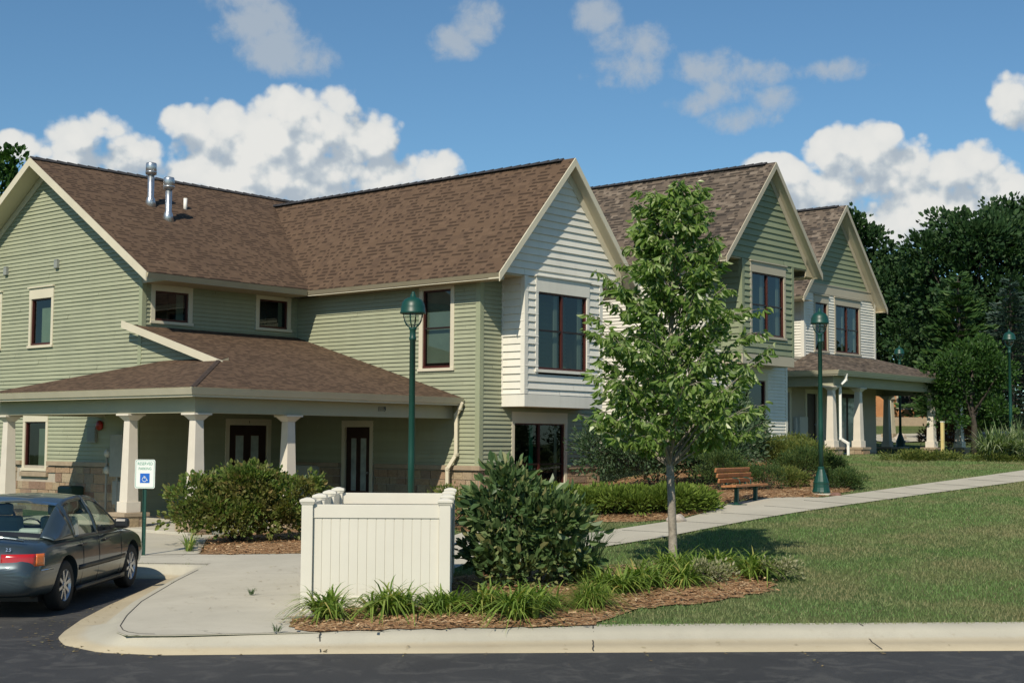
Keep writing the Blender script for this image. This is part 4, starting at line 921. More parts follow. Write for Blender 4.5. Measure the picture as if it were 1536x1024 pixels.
def shrub(x, y, blobs, n, size, mat, label, cat='shrub', name='shrub', seed=1, group=None, clumps=70, cr=.16, aspect=.45, updir=None, core=.12, flat=.7, ns=14, stemm=None):
    """blobs relative to the base point"""
    rg = np.random.default_rng(seed); z = gz(x, y)+.02; e = tag(empty(name, (x, y, z)), label, cat, group)
    P, D = blob_points(blobs, n, rg, clumps, cr, flat=flat, core=core)
    ok = P[:, 2] > .02; P = P[ok]; D = D[ok]
    if updir: D = D*(1-updir)+np.array([0, 0, 1.])*updir
    leaves('leaves', mat, P, D, size*rg.uniform(.45, 1.4, len(P)), e, aspect=aspect, rng=rg)
    r2 = random.Random(seed); tips = []
    for i in range(ns):
        b = r2.choice(blobs); tips.append((b[0]+b[3]*r2.uniform(-.6, .6), b[1]+b[4]*r2.uniform(-.6, .6), b[2]+b[5]*r2.uniform(0, .7)))
    stems('stems', 0, 0, -.05, tips, stemm or barkd, e, rg=r2)
    return e
def blades(name, mat, C, nper, L, w0, rng, parent=None, droop=.55, spread=.08, lean=(.25, .95), var=.35):
    n = len(C)*nper; c = np.repeat(np.array(C, float), nper, 0); az = rng.uniform(0, 2*np.pi, n); Ln = L*rng.uniform(1-var, 1+var*.6, n); le = rng.uniform(*lean, n)
    base = c+np.stack([np.cos(az), np.sin(az), az*0], 1)*rng.uniform(0, spread, n)[:, None]
    side = np.stack([-np.sin(az), np.cos(az), az*0], 1); out = np.stack([np.cos(az), np.sin(az), az*0], 1); V = []
    K = 6; tw = rng.normal(0, .25, n)
    for k in range(K):
        s_ = k/(K-1); h = s_-droop*le*s_**2.2*1.1; r_ = le*(s_**1.6)*.85
        p = base+out*(Ln*r_)[:, None]+np.array([0, 0, 1.])*(Ln*h)[:, None]+side*(tw*Ln*s_**2)[:, None]*.3
        w_ = w0*(1-s_**1.8)*(.6+.4*min(1, s_*4))+.0004
        V += [p-side*w_, p+side*w_]
    V = np.stack(V, 1); b = (np.arange(n)*2*K)[:, None]; F = np.concatenate([b+np.array([[2*k, 2*k+1, 2*k+3, 2*k+2]]) for k in range(K-1)], 0)
    return raw_mesh(name, V.reshape(-1, 3), F, mat, parent)

L_young = leaf_mat('young_tree_leaf', [(0, (.085, .165, .035)), (.4, (.17, .27, .065)), (.75, (.24, .345, .095)), (.92, (.34, .42, .18)), (1, (.48, .52, .32))], trans=.42, rough=.38, spec=.6)
L_bush = leaf_mat('porch_shrub_leaf', [(0, (.055, .10, .022)), (.5, (.115, .19, .04)), (.82, (.18, .24, .055)), (1, (.27, .20, .08))], trans=.3, rough=.5, noise_c=(.15, .12, .04), nsc=2.)
L_broad = leaf_mat('broad_shrub_leaf', [(0, (.045, .09, .034)), (.5, (.09, .155, .055)), (.85, (.15, .21, .08)), (1, (.26, .25, .11))], trans=.2, rough=.45, spec=.45)
L_jun = leaf_mat('juniper_spray', [(0, (.07, .12, .02)), (.5, (.13, .20, .03)), (1, (.20, .27, .05))], trans=.2, rough=.6)
L_grey = leaf_mat('grey_green_leaf', [(0, (.03, .065, .028)), (.6, (.055, .105, .045)), (1, (.13, .18, .11))], trans=.25, rough=.5)
L_yew = leaf_mat('yew_spray', [(0, (.025, .06, .018)), (.6, (.055, .10, .026)), (1, (.11, .15, .04))], trans=.15, rough=.6)
L_yel = leaf_mat('golden_shrub_leaf', [(0, (.05, .085, .018)), (.5, (.105, .145, .03)), (1, (.19, .20, .05))], trans=.2, rough=.6)
L_far = leaf_mat('far_tree_leaf', [(0, (.014, .040, .014)), (.6, (.028, .072, .024)), (1, (.065, .12, .038))], trans=.18, rough=.6, noise_c=(.024, .06, .016), nsc=.35)
L_pine = leaf_mat('pine_needles', [(0, (.025, .065, .018)), (.6, (.045, .10, .025)), (1, (.075, .135, .03))], trans=.15, rough=.6)
L_spr = leaf_mat('blue_spruce_needles', [(0, (.03, .065, .048)), (.6, (.05, .09, .07)), (1, (.085, .13, .105))], trans=.1, rough=.6)
L_small = leaf_mat('round_tree_leaf', [(0, (.022, .06, .014)), (.6, (.038, .092, .02)), (1, (.075, .15, .03))], trans=.3, rough=.5)
L_lily = leaf_mat('daylily_blade', [(0, (.09, .16, .03)), (.5, (.17, .26, .05)), (.85, (.25, .34, .075)), (1, (.42, .35, .12))], trans=.35, rough=.5)
L_tall = leaf_mat('tall_blade', [(0, (.05, .10, .04)), (.6, (.09, .15, .07)), (1, (.15, .20, .11))], trans=.3, rough=.45)
L_pamp = leaf_mat('variegated_blade', [(0, (.10, .16, .06)), (.5, (.20, .27, .12)), (1, (.36, .40, .25))], trans=.3, rough=.5)
L_dust = leaf_mat('variegated_leaf', [(0, (.16, .19, .07)), (.5, (.27, .28, .15)), (1, (.42, .40, .28))], trans=.25, rough=.6)
L_lawn = leaf_mat('lawn_blade', [(0, (.105, .19, .057)), (.6, (.148, .245, .078)), (.92, (.20, .28, .105)), (1, (.34, .29, .17))], trans=.25, rough=.6, noise_c=(.28, .245, .135), nsc=.6)

# lawn blades
def inpoly_np(X, Y, P):
    c = np.zeros(len(X), bool); j = len(P)-1
    for i in range(len(P)):
        yi, yj = P[i][1], P[j][1]
        if yi != yj:
            cond = ((yi > Y) != (yj > Y)) & (X < (P[j][0]-P[i][0])*(Y-yi)/(yj-yi)+P[i][0]); c ^= cond
        j = i
    return c
def lawn_blades(n, tlo, thi, slo, shi, h, seed, width):
    rg = np.random.default_rng(seed); u = rg.random(n); t = tlo*(thi/tlo)**u; s = rg.uniform(slo, shi, n)
    keep = np.abs(s/t) < .62
    sb = np.array(SB); keep &= t > np.interp(s, sb[:, 0], sb[:, 1])+.02
    s = s[keep]; t = t[keep]; X = .6544*s+.7567*t; Y = -.7565*s+.6546*t; k = np.ones(len(X), bool)
    for P in [PAD, PATH, WALK, SIDE]+list(MUL.values()): k &= ~inpoly_np(X, Y, P)
    k &= ~((X > 16.6) & (Y > 22.5) & (X < 24.3)) & ~((X > 24.2) & (Y > 22)) & ~((X > 42.4) & (Y > 22.7) & (X < 53))
    X = X[k]; Y = Y[k]; s = s[k]; t = t[k]; n = len(X)
    a = np.clip((s+6)/12, 0, 1); a = a*a*(3-2*a); Z = .15+(.006+.0455*a)*(np.clip(t, 0, 46.5)-15-.095*np.clip(s, -2, 12))
    Z = np.where(t < 15+.095*np.clip(s, -2, 12), .15+(.006+.0455*a)*np.maximum(0, t-15-.095*np.clip(s, -2, 12)), Z)
    P0 = np.stack([X, Y, Z-.004], 1); az = rg.uniform(0, 2*np.pi, n); hh = h*rg.uniform(.5, 1.3, n); w_ = width*rg.uniform(.7, 1.3, n)*(t/16)**.6
    sd = np.stack([np.cos(az), np.sin(az), az*0], 1)*w_[:, None]; ln = rg.normal(0, .45, (n, 2))*hh[:, None]
    tip = P0+np.stack([ln[:, 0], ln[:, 1], hh], 1)
    V = np.stack([P0-sd, P0+sd, tip], 1).reshape(-1, 3)
    o = raw_mesh('lawn_grass', V, np.arange(n*3).reshape(n, 3), L_lawn); return tag(o, kind='stuff')
lawn_blades(620000, 14.6, 48, -6, 24, .045, 3, .005)

# ---- young street tree
def young_tree():
    x, y = 16.10, 11.02; z = gz(x, y); e = tag(empty('young_tree', (x, y, z)), 'young tree with slim grey trunk and loose leafy crown in the mulch bed', 'tree')
    rg = random.Random(11); rn = np.random.default_rng(11)
    prof = [(1.45, .3), (1.7, .9), (2.1, 1.3), (2.6, 1.42), (3.2, 1.36), (3.7, 1.12), (4.1, .88), (4.6, .68), (5.0, .5), (5.35, .2)]
    def hw(q):
        for (a, b), (c, d) in zip(prof, prof[1:]):
            if a <= q <= c: return b+(d-b)*(q-a)/(c-a)
        return .2
    tr = MB(); tr.smooth = True
    ax = lambda q: Vector((-.02*q+.015*math.sin(q*2.2), .02*q*math.sin(q), q))
    tr.tube([ax(-.1), ax(.03), ax(.12), ax(.5), ax(1.1), ax(1.7), ax(2.4), ax(3.2), ax(4.0), ax(4.7), ax(5.25)], [.09, .078, .064, .058, .053, .049, .05, .036, .024, .013, .005], 12)
    tk = tr.build('trunk', bark, e)
    br = MB(); P = []; D = []
    for i in range(76):
        f = (i+.5)/76; ze = 1.75+3.55*f**.95; az = i*2.39996+rg.uniform(-.3, .3); r_ = hw(ze)*rg.uniform(.55, 1.08)
        if i % 9 == 4: r_ *= 1.12
        end = Vector((math.cos(az)*r_, math.sin(az)*r_, ze)); end += Vector((ax(ze).x, ax(ze).y, 0)); zs = max(1.45, ze-.25-.75*r_); st = ax(zs)
        mid = st.lerp(end, .5)+Vector((0, 0, .10*r_)); pts = [st, st.lerp(mid, .55), mid, mid.lerp(end, .6)+Vector((0, 0, .02)), end]
        br.tube(pts, [.018*(1-f*.5), .014, .010, .006, .003], 6, caps=False)
        segs = [(pts, .28)]
        for k in range(5):
            q = rg.uniform(.3, .95); b0 = st.lerp(end, q)+Vector((0, 0, .1*r_*(1-abs(2*q-1)))); a2 = az+rg.choice([-1, 1])*rg.uniform(.5, 1.3); l2 = rg.uniform(.18, .42)*(.6+r_*.5)
            e2 = b0+Vector((math.cos(a2)*l2, math.sin(a2)*l2, rg.uniform(-.02, .35)*l2+.05)); br.tube([b0, b0.lerp(e2, .5)+Vector((0, 0, .03)), e2], [.006, .004, .002], 4, caps=False); segs.append(([b0, b0.lerp(e2, .5), e2], .0))
        for path, lo in segs:
            for k in range(34 if lo else 19):
                q = rg.uniform(lo, 1.02); u = q*(len(path)-1); a = min(len(path)-2, int(u)); p = path[a].lerp(path[a+1], u-a)
                w = Vector((rg.gauss(0, 1), rg.gauss(0, 1), rg.gauss(0, .6))).normalized(); out = (path[-1]-path[0]).normalized()
                P.append(p+w*.025); D.append(out*.5+w*.8+Vector((0, 0, -.85)))
    br.build('branches', bark, e)
    P = np.array(P); D = np.array(D)
    sz = .122*rn.uniform(.45, 1.4, len(P)); leaves('leaves', L_young, P, D, sz, e, aspect=.36, fold=.12, curl=.22, rng=rn)
    # extra foliage near the leader and in the lower middle
    Q, E = blob_points([(0, 0, 4.7, .35, .35, .55), (0, 0, 3.7, .7, .7, .7), (0, 0, 2.7, 1.05, 1.05, .75), (0, 0, 2.2, .8, .8, .45)], 2300, rn, 90, .17, shell=(.3, 1.), core=.15)
    E[:, 2] -= .9; leaves('leaves', L_young, Q, E, .11*rn.uniform(.6, 1.3, len(Q)), e, aspect=.44, fold=.14, curl=.2, rng=rn)
    m = MB(); m.tube([ax(1.32)+Vector((.07, 0, 0)), ax(1.32)+Vector((0, .07, .02)), ax(1.32)+Vector((-.07, 0, 0)), ax(1.32)+Vector((0, -.07, -.01)), ax(1.32)+Vector((.07, 0, 0))], .008, 6); m.build('tree_tie', greybox, e)
young_tree()

# ---- shrubs near the houses
shrub(16.15, 20.5, [(-.55, .45, .62, .62, .6, .58), (.1, -.05, .72, .75, .7, .62), (.75, -.7, .68, .65, .6, .58), (.2, -.4, .38, .95, .7, .4), (-.4, .1, .4, .8, .7, .38), (.15, -.2, 1.0, .55, .55, .38)], 11000, .080, L_bush, 'large rounded shrub with bronze tips in front of the porch columns', seed=4, clumps=250, cr=.15, core=.25, aspect=.68, ns=26)
shrub(13.72, 11.78, [(0, 0, .70, .48, .48, .70), (-.12, .15, .95, .33, .33, .52), (.26, -.32, .62, .40, .40, .55), (-.05, .05, 1.18, .26, .26, .40), (.42, -.45, .35, .34, .34, .35), (-.28, .28, .5, .25, .25, .42), (0, -.1, .28, .45, .45, .3), (-.2, .2, .25, .33, .33, .28)], 3700, .135, L_broad, 'tall dark broad-leaved shrub right of the white vinyl enclosure', seed=5, clumps=105, cr=.19, aspect=.52, core=.2, ns=16)
JL = [('spreading bright green juniper nearest the white bay, left end of the low hedge', 22.1, 18.0, 1.25, .7, .55), ('low spreading juniper, second of the hedge from the bay', 22.4, 17.1, 1.1, .8, .50), ('low spreading juniper behind the tree trunk', 22.7, 16.3, 1.0, .8, .46), ('low juniper at the path end of the hedge beside the bench', 23.2, 15.75, .85, .55, .46), ('low juniper tucked against the stone base under the big window', 24.2, 19.0, 1.2, .8, .28)]
for i, (lb, x, y, rx, ry, h) in enumerate(JL):
    shrub(x, y, [(0, 0, h*.45, rx, ry, h*.62), (rx*.5, -ry*.3, h*.35, rx*.55, ry*.7, h*.5), (-rx*.5, ry*.3, h*.45, rx*.55, ry*.6, h*.55)], 5200, .10, L_jun, lb, cat='juniper', name='juniper', seed=20+i, group='low junipers by the footpath', clumps=90, cr=.19, aspect=.2, updir=.12, flat=.33, ns=8)
shrub(27.6, 19.3, [(0, 0, .8, 1.3, 1.1, .85), (-.9, .8, .75, .9, .8, .8), (.9, -.6, .9, 1.0, .9, 1.0), (1.5, -.9, .75, .8, .8, .9)], 14000, .10, L_grey, 'big grey-green shrub behind the young tree trunk between white bay and bench', seed=31, clumps=260, cr=.22, aspect=.42, ns=14, core=.4)
shrub(31.2, 20.0, [(0, 0, 1.0, 1.2, 1.1, 1.25), (1.0, .3, .9, 1., 1., 1.1)], 9500, .11, L_grey, 'tall leafy shrub below the middle house window, left of the golden shrubs', seed=32, clumps=160, cr=.26, aspect=.42, core=.4)
shrub(27.3, 17.4, [(0, 0, .45, .6, .6, .5), (.3, -.3, .3, .5, .5, .35)], 5000, .06, L_yew, 'small dark rounded yew just left of the bench back', cat='shrub', seed=33, clumps=70, cr=.14, aspect=.3, updir=.3)
shrub(28.0, 16.6, [(0, 0, .28, .45, .4, .3)], 1500, .05, L_yew, 'knee-high dark yew behind the right end of the bench', seed=34, clumps=40, cr=.12, aspect=.3, updir=.3)
shrub(33.3, 19.4, [(0, 0, .40, .85, .8, .42), (.6, -.5, .40, .7, .7, .42)], 6500, .07, L_yel, 'golden-green rounded shrub under the middle house ground floor window', seed=35, clumps=110, cr=.17, aspect=.3, updir=.3)
shrub(34.9, 19.9, [(0, 0, .42, .65, .65, .45), (-.4, .3, .4, .5, .5, .42)], 5500, .07, L_yel, 'golden-green shrub left of the porch corner downspout', seed=36, clumps=110, cr=.17, aspect=.3, updir=.3)
shrub(31.3, 17.6, [(0, 0, .34, .75, .7, .38), (.5, -.4, .28, .55, .5, .34)], 6500, .065, L_yew, 'dark green mounded yew in the mulch between bench and street lamp', seed=37, clumps=110, cr=.16, aspect=.3, updir=.3)
shrub(29.7, 15.75, [(0, 0, .18, .5, .4, .26), (.4, -.1, .15, .4, .4, .22)], 3600, .06, L_yew, 'low dark shrub at the foot of the street lamp, right side', seed=38, clumps=70, cr=.13, aspect=.3, updir=.3)
shrub(29.0, 16.6, [(0, 0, .2, .45, .35, .26)], 2200, .06, L_yel, 'low olive shrub behind the foot of the street lamp', seed=39, clumps=40, cr=.12, aspect=.3, updir=.3)
shrub(19.55, 18.5, [(0, 0, .35, .55, .5, .42), (.4, -.4, .3, .4, .4, .38)], 2600, .06, L_yel, 'small yellow-green shrub between the enclosure and the downspout corner', seed=40, clumps=70, cr=.14)

# ---- daylilies
DL = [('small daylily clump left of the bright fine-leaved one', 12.3, 10.2), ('leftmost clump of daylily leaves at the kerb before the enclosure post', 10.35, 11.55), ('second daylily clump from the left along the kerb', 10.95, 11.15), ('third daylily clump from the left, in front of the white panel', 11.45, 10.9), ('fourth daylily clump along the kerb, before the right part of the white panel', 11.75, 10.55), ('daylily clump at the right corner post of the enclosure', 11.7, 10.05), ('bright fine-leaved clump standing alone right of the enclosure', 12.85, 9.98),
      ('daylily clump at the right foot of the dark broad-leaved shrub', 13.9, 10.4), ('daylily clump right of the dark shrub, second from it', 14.5, 10.35), ('daylily clump in the middle of the mulch bed', 15.0, 10.15), ('daylily clump left of the young tree trunk', 15.6, 10.3), ('daylily clump just in front of the trunk base', 15.75, 10.75), ('daylily clump right of the trunk', 16.6, 10.55), ('daylily clump at the right end of the mulch bed', 16.3, 9.85), ('daylily clump half hidden behind the dark shrub', 14.6, 11.4)]
for i, (lb, x, y) in enumerate(DL):
    rg = np.random.default_rng(100+i); z = gz(x, y)+.03; e = tag(empty('daylily_clump', (x, y, z)), lb, 'daylily', 'daylily clumps in the mulch bed')
    C = [(rg.normal(0, .08), rg.normal(0, .08), 0) for _ in range(9)]
    blades('blades', L_lily, C, 24 if 'fine-leaved clump standing' not in lb else 70, .58+.06*((i*7) % 3-1), .016 if 'fine-leaved clump standing' not in lb else .006, rg, e, spread=.05, lean=(.4, 1.3), droop=.85)
e = tag(empty('ornamental_grass', (15.1, 11.75, gz(15.1, 11.75))), 'tall arching narrow-leaved grass between dark shrub and young tree', 'grass plant')
blades('blades', L_tall, [(0, 0, 0), (.08, -.08, 0), (-.06, .07, 0)], 34, 1.0, .009, rng, e, lean=(.1, .75), spread=.07)
e = tag(empty('variegated_grass', (43.6, 17.5, gz(43.6, 17.5))), 'big pale striped ornamental grass beside the far right lamp post', 'grass plant')
blades('blades', L_pamp, [(0, 0, 0), (.3, -.3, 0), (-.3, .2, 0), (.5, -.6, 0)], 120, 1.45, .035, rng, e, lean=(.2, 1.1), spread=.3, droop=.7)
e = tag(empty('variegated_grass', (46.5, 16.4, gz(46.5, 16.4))), 'pale ornamental grass at the right picture edge past the lamp post', 'grass plant')
blades('blades', L_pamp, [(0, 0, 0), (.3, -.3, 0)], 110, 1.4, .035, rng, e, lean=(.2, 1.1), spread=.3, droop=.7)
e = tag(empty('daylily_clump', (14.55, 19.75, gz(14.55, 19.75))), 'small tuft of strap leaves at the left foot of the porch shrub', 'daylily')
blades('blades', L_lily, [(0, 0, 0), (.1, .1, 0)], 24, .45, .010, rng, e)
for i, (x, y, lb) in enumerate([(15.35, 9.95, 'cream-variegated mound of small leaves in front of the tree'), (16.35, 9.55, 'cream-variegated mound at the right tip of the mulch bed')]):
    shrub(x, y, [(0, 0, .13, .26, .24, .17), (.12, -.1, .1, .18, .18, .14)], 800, .045, L_dust, lb, cat='small plant', name='variegated_plant', seed=60+i, group='variegated mounds', clumps=26, cr=.07, ns=5)
# weeds
for i, (x, y) in enumerate([(11.2, 13.9), (9.4, 11.25)]):
    e = tag(empty('weed', (x, y, gz(x, y)+.02)), ['little weed growing from a crack in the concrete pad', 'weed at the pad corner by the kerb'][i], 'weed'); blades('blades', L_tall, [(0, 0, 0)], 18, .14, .006, rng, e, lean=(.5, 1.), spread=.04)
# ground cover on the right before the porch
P, D = blob_points([(41.3+i*.62, 19.6-i*.75+((i*37) % 5)*.2, gz(41.3+i*.6, 19.6-i*.75)+.02, .8, .8, .22) for i in range(7)], 9000, rng, 160, .25, flat=.4)
o = leaves('ground_cover', L_yel, P, D*np.array([1, 1, .5])+np.array([0, 0, .4]), .075*rng.uniform(.6, 1.3, len(P))); tag(o, 'low olive ground cover along the lawn before the far porch', 'ground cover', kind='stuff')

# ---- trees behind
def big_tree(s, t, ztop, r, zlow, label, n=13000, leaf=L_far, size=.24, seed=1, name='broadleaf_tree', group=None, clumps=260):
    x, y = xy(s, t); z0 = gz(x, y); e = tag(empty(name, (x, y, z0)), label, 'tree', group); rg = np.random.default_rng(seed); r2 = random.Random(seed)
    H = ztop-z0; zl = zlow-z0; blobs = [(0, 0, (H+zl)/2, r*.8, r*.8, (H-zl)/2*.92)]
    for i in range(16):
        a = r2.uniform(0, 6.28); f = r2.uniform(.05, .92); rr = r*math.sin(math.pi*(.18+.74*f))**.7*.72
        b = r*r2.uniform(.28, .46); blobs.append((math.cos(a)*rr, math.sin(a)*rr, zl+(H-zl)*f, b, b, b*r2.uniform(.7, 1.1)))
    for i in range(5): a = r2.uniform(0, 6.28); blobs.append((math.cos(a)*r*.35, math.sin(a)*r*.35, H-r2.uniform(.2, 1.4), r*.2, r*.2, r*.26))
    P, D = blob_points(blobs, n, rg, clumps, r*.15, shell=(.72, 1.06), core=.15)
    leaves('crown', leaf, P, D, size*rg.uniform(.6, 1.35, len(P)), e, aspect=.75, rng=rg)
    m = MB(); m.smooth = True; m.tube([(0, 0, -.2), (.05, 0, zl*.6+.4), (0, .1, H*.45), (0, 0, H*.8)], [r*.075, r*.06, r*.045, .04], 10)
    for i in range(9):
        b = blobs[1+i]; m.tube([(0, 0, zl*.5+H*.12+i*.25), (b[0]*.5, b[1]*.5, b[2]*.75), (b[0], b[1], b[2])], [r*.03, r*.02, .02], 6, caps=False)
    m.build('trunk', barkd, e); return e
TG = 'dark broadleaf trees behind the houses'
big_tree(20.0, 80, 14.6, 3.4, 2.5, 'dark green tree rising just right of the far house gable', seed=1, group=TG)
big_tree(23.4, 84, 12.6, 3.2, 3.0, 'dark tree in the dip between the two tallest tree groups', seed=2, group=TG)
big_tree(23.2, 72, 13.2, 3.6, 6.0, 'tall rounded dark tree rising behind the pine', seed=3, group=TG, n=14000)
big_tree(27.0, 73, 14.6, 4.4, 5.0, 'tallest dark tree at the right picture edge', seed=4, group=TG, n=18000, clumps=330)
big_tree(31.5, 74, 14.0, 4.6, 2.5, 'dark tree cut by the right picture edge', seed=5, group=TG)
big_tree(18.0, 92, 8.2, 4.2, 2.8, 'lower dark tree filling the gap above the porch roof', seed=6, group=TG, n=11000)
big_tree(28.5, 86, 9.0, 5.0, 3.0, 'low dark tree mass behind the spruce', seed=7, group=TG, n=9000)
big_tree(23.2, 78, 8.6, 3.6, 2.6, 'lower dark tree behind the small round tree', seed=9, group=TG, n=9000)
big_tree(-21.9, 58, 13.7, 3.0, 4, 'green tree top showing over the left roof corner', seed=8, leaf=L_small, n=12000, name='broadleaf_tree')
def conifer(s, t, ztop, rb, label, mat, seed=1, size=.26, n_lev=26, name='pine_tree', droop=.15, asp=.3):
    x, y = xy(s, t); z0 = gz(x, y); e = tag(empty(name, (x, y, z0)), label, 'tree'); rg = random.Random(seed); H = ztop-z0; P = []; D = []; m = MB()
    m.tube([(0, 0, -.2), (0, 0, H*.5), (0, 0, H*.97)], [.16, .10, .02], 8)
    for k in range(n_lev):
        f = (k+.5)/n_lev; z = .5+(H-.5)*f; r_ = rb*(1-f)**.8*rg.uniform(.8, 1.15)+.1
        for j in range(9 if f < .8 else 5):
            a = rg.uniform(0, 6.283); rr = r_*rg.uniform(.75, 1.12); d = Vector((math.cos(a), math.sin(a), 0)); tip = d*rr+Vector((0, 0, z+rr*(.18-droop)))
            m.tube([(0, 0, z), tip], [.02, .006], 4, caps=False)
            for q in range(int(34*rr/rb)+12):
                u = rg.uniform(.25, 1.05); sd = Vector((-d.y, d.x, 0))*rg.gauss(0, .24)*rr*(1.15-u); p = Vector((0, 0, z)).lerp(tip, u)+sd+Vector((0, 0, rg.uniform(-.05, .06)))
                P.append(p); D.append(d*.8+sd*1.5+Vector((0, 0, rg.uniform(.0, .6))))
    m.build('trunk', barkd, e); P = np.array(P); D = np.array(D); rn = np.random.default_rng(seed)
    leaves('needles', mat, P, D, size*rn.uniform(.6, 1.2, len(P)), e, aspect=asp, rng=rn)
conifer(19.6, 62, 9.6, 2.3, 'yellow-green pine standing before the dark trees', L_pine, 3, size=.34, asp=.42)
conifer(22.6, 64, 9.6, 2.7, 'blue-grey spruce at the right edge behind the lamp', L_spr, 4, size=.24, name='spruce_tree', droop=.3, n_lev=34)
e = big_tree(17.1, 52.5, 5.95, 1.75, 2.85, 'small round-headed tree right of the far porch', n=9000, leaf=L_small, size=.12, seed=12, name='small_round_tree', clumps=200)

# ================================================================ STREET FURNITURE
def lamp(s, t, H, label, first=[]):
    x, y = xy(s, t)
    if first:
        e = copy_tree(first[0]); e.location = (x, y, gz(x, y)); e['label'] = label; return e
    e = tag(empty('street_lamp', (x, y, gz(x, y))), label, 'street lamp', 'green park lamp posts'); first.append(e)
    m = MB(); m.lathe([(.20, .0), (.20, .07), (.19, .10), (.175, .16), (.17, .24), (.178, .25), (.178, .28), (.16, .29), (.12, .42), (.085, .52), (.07, .56), (.072, .60), (.055, .62)], n=16); m.build('base', greenm, e, smooth=False)
    m = MB(); m.lathe([(.055, .6), (.052, 1.5), (.045, H-.78), (.055, H-.775), (.058, H-.74), (.048, H-.72), (.048, H-.62), (.06, H-.6), (.06, H-.57), (.03, H-.565)], n=16); m.build('pole', greenm, e, smooth=True)
    m = MB()
    for k in range(2):
        a = k*math.pi/2+.5; pts = []
        for i in range(13):
            q = math.pi*i/12; pts.append((math.cos(a)*.155*math.cos(q), math.sin(a)*.155*math.cos(q), H-.35-.235*math.sin(q)))
        m.tube(pts, .012, 6)
    m.build('yoke', greenm, e)
    m = MB(); m.lathe([(0, H-.56), (.07, H-.545), (.12, H-.49), (.145, H-.40), (.15, H-.345)], n=20); m.build('globe', globem, e, smooth=True)
    m = MB(); m.lathe([(.195, H-.36), (.203, H-.35), (.203, H-.325), (.195, H-.315), (.192, H-.25), (.172, H-.185), (.135, H-.135), (.08, H-.105), (.045, H-.098), (.045, H-.06), (.03, H-.05), (.025, H-.02), (.012, H-.005), (0, H)], n=24); m.lathe([(.19, H-.35), (.14, H-.25), (0, H-.2)], n=20); m.build('lamp_cap', greenm, e, smooth=True)
    m = MB(); m.lathe([(.34, -.15), (.34, .02), (.32, .035), (0, .035)], n=20); m.build('concrete_foot', conc, e)
    return e
globem = glass_mat('lamp_globe', (.85, .9, .88), .25)
lamp((618-768)/2124*22.2, 22.2, 4.15, 'nearest green lamp post, rising behind the white enclosure in front of the left house')
lamp(6.86, 31.5, 4.15, 'green lamp post with flared base in the mulch right of the bench')
lamp(16.08, 45.7, 4.15, 'green lamp post at the right picture edge beside the striped grass')
lamp(15.75, 57.5, 4.15, 'distant green lamp post seen above the far porch roof')

def bench():
    x, y = 25.42, 15.62; z = gz(x, 15.5)-.02; e = tag(empty('park_bench', (x, y, z), R(9)), 'park bench with orange-brown wooden slats and green pedestals beside the footpath', 'bench')
    L = .88
    for i, zz in enumerate((.80, .685, .57)):
        m = MB(); m.obox((0, .19+(.07 if i == 0 else .035 if i == 1 else 0), zz-.03), (L, 0, 0), (0, .022, .006), (0, -.01, .047)); m.build('back_slat', woodm, e, bevel=.012)
    for i, yy in enumerate((.09, -.02, -.13)):
        m = MB(); m.obox((0, yy, .42+.005*i), (L, 0, 0), (0, .052, 0), (0, 0, .025)); m.build('seat_slat', woodm, e, bevel=.012)
    for sx in (-.5, .5):
        m = MB(); m.box(sx-.035, sx+.035, -.08, .0, .03, .38); m.box(sx-.03, sx+.03, -.17, .14, .375, .40); m.bar((sx, .16, .38), (sx, .315, .80), .045, .03, (1, 0, 0)); m.bar((sx, 0, .39), (sx, .18, .39), .045, .03); m.lathe([(.12, 0), (.12, .02), (.05, .035)], c=(sx, -.06, 0), n=16); m.box(sx-.03, sx+.03, -.26, .2, .0, .03)
        m.build('leg', greenm, e, bevel=.006)
    for sx in (-.28, .30):
        m = MB(); m.tube([(sx, .14, .60), (sx, .02, .58), (sx, -.02, .53), (sx, -.02, .45)], .012, 8); m.build('divider', greenm, e)
bench(); bpy.data.objects['park_bench'].scale = (1, 1, .92)

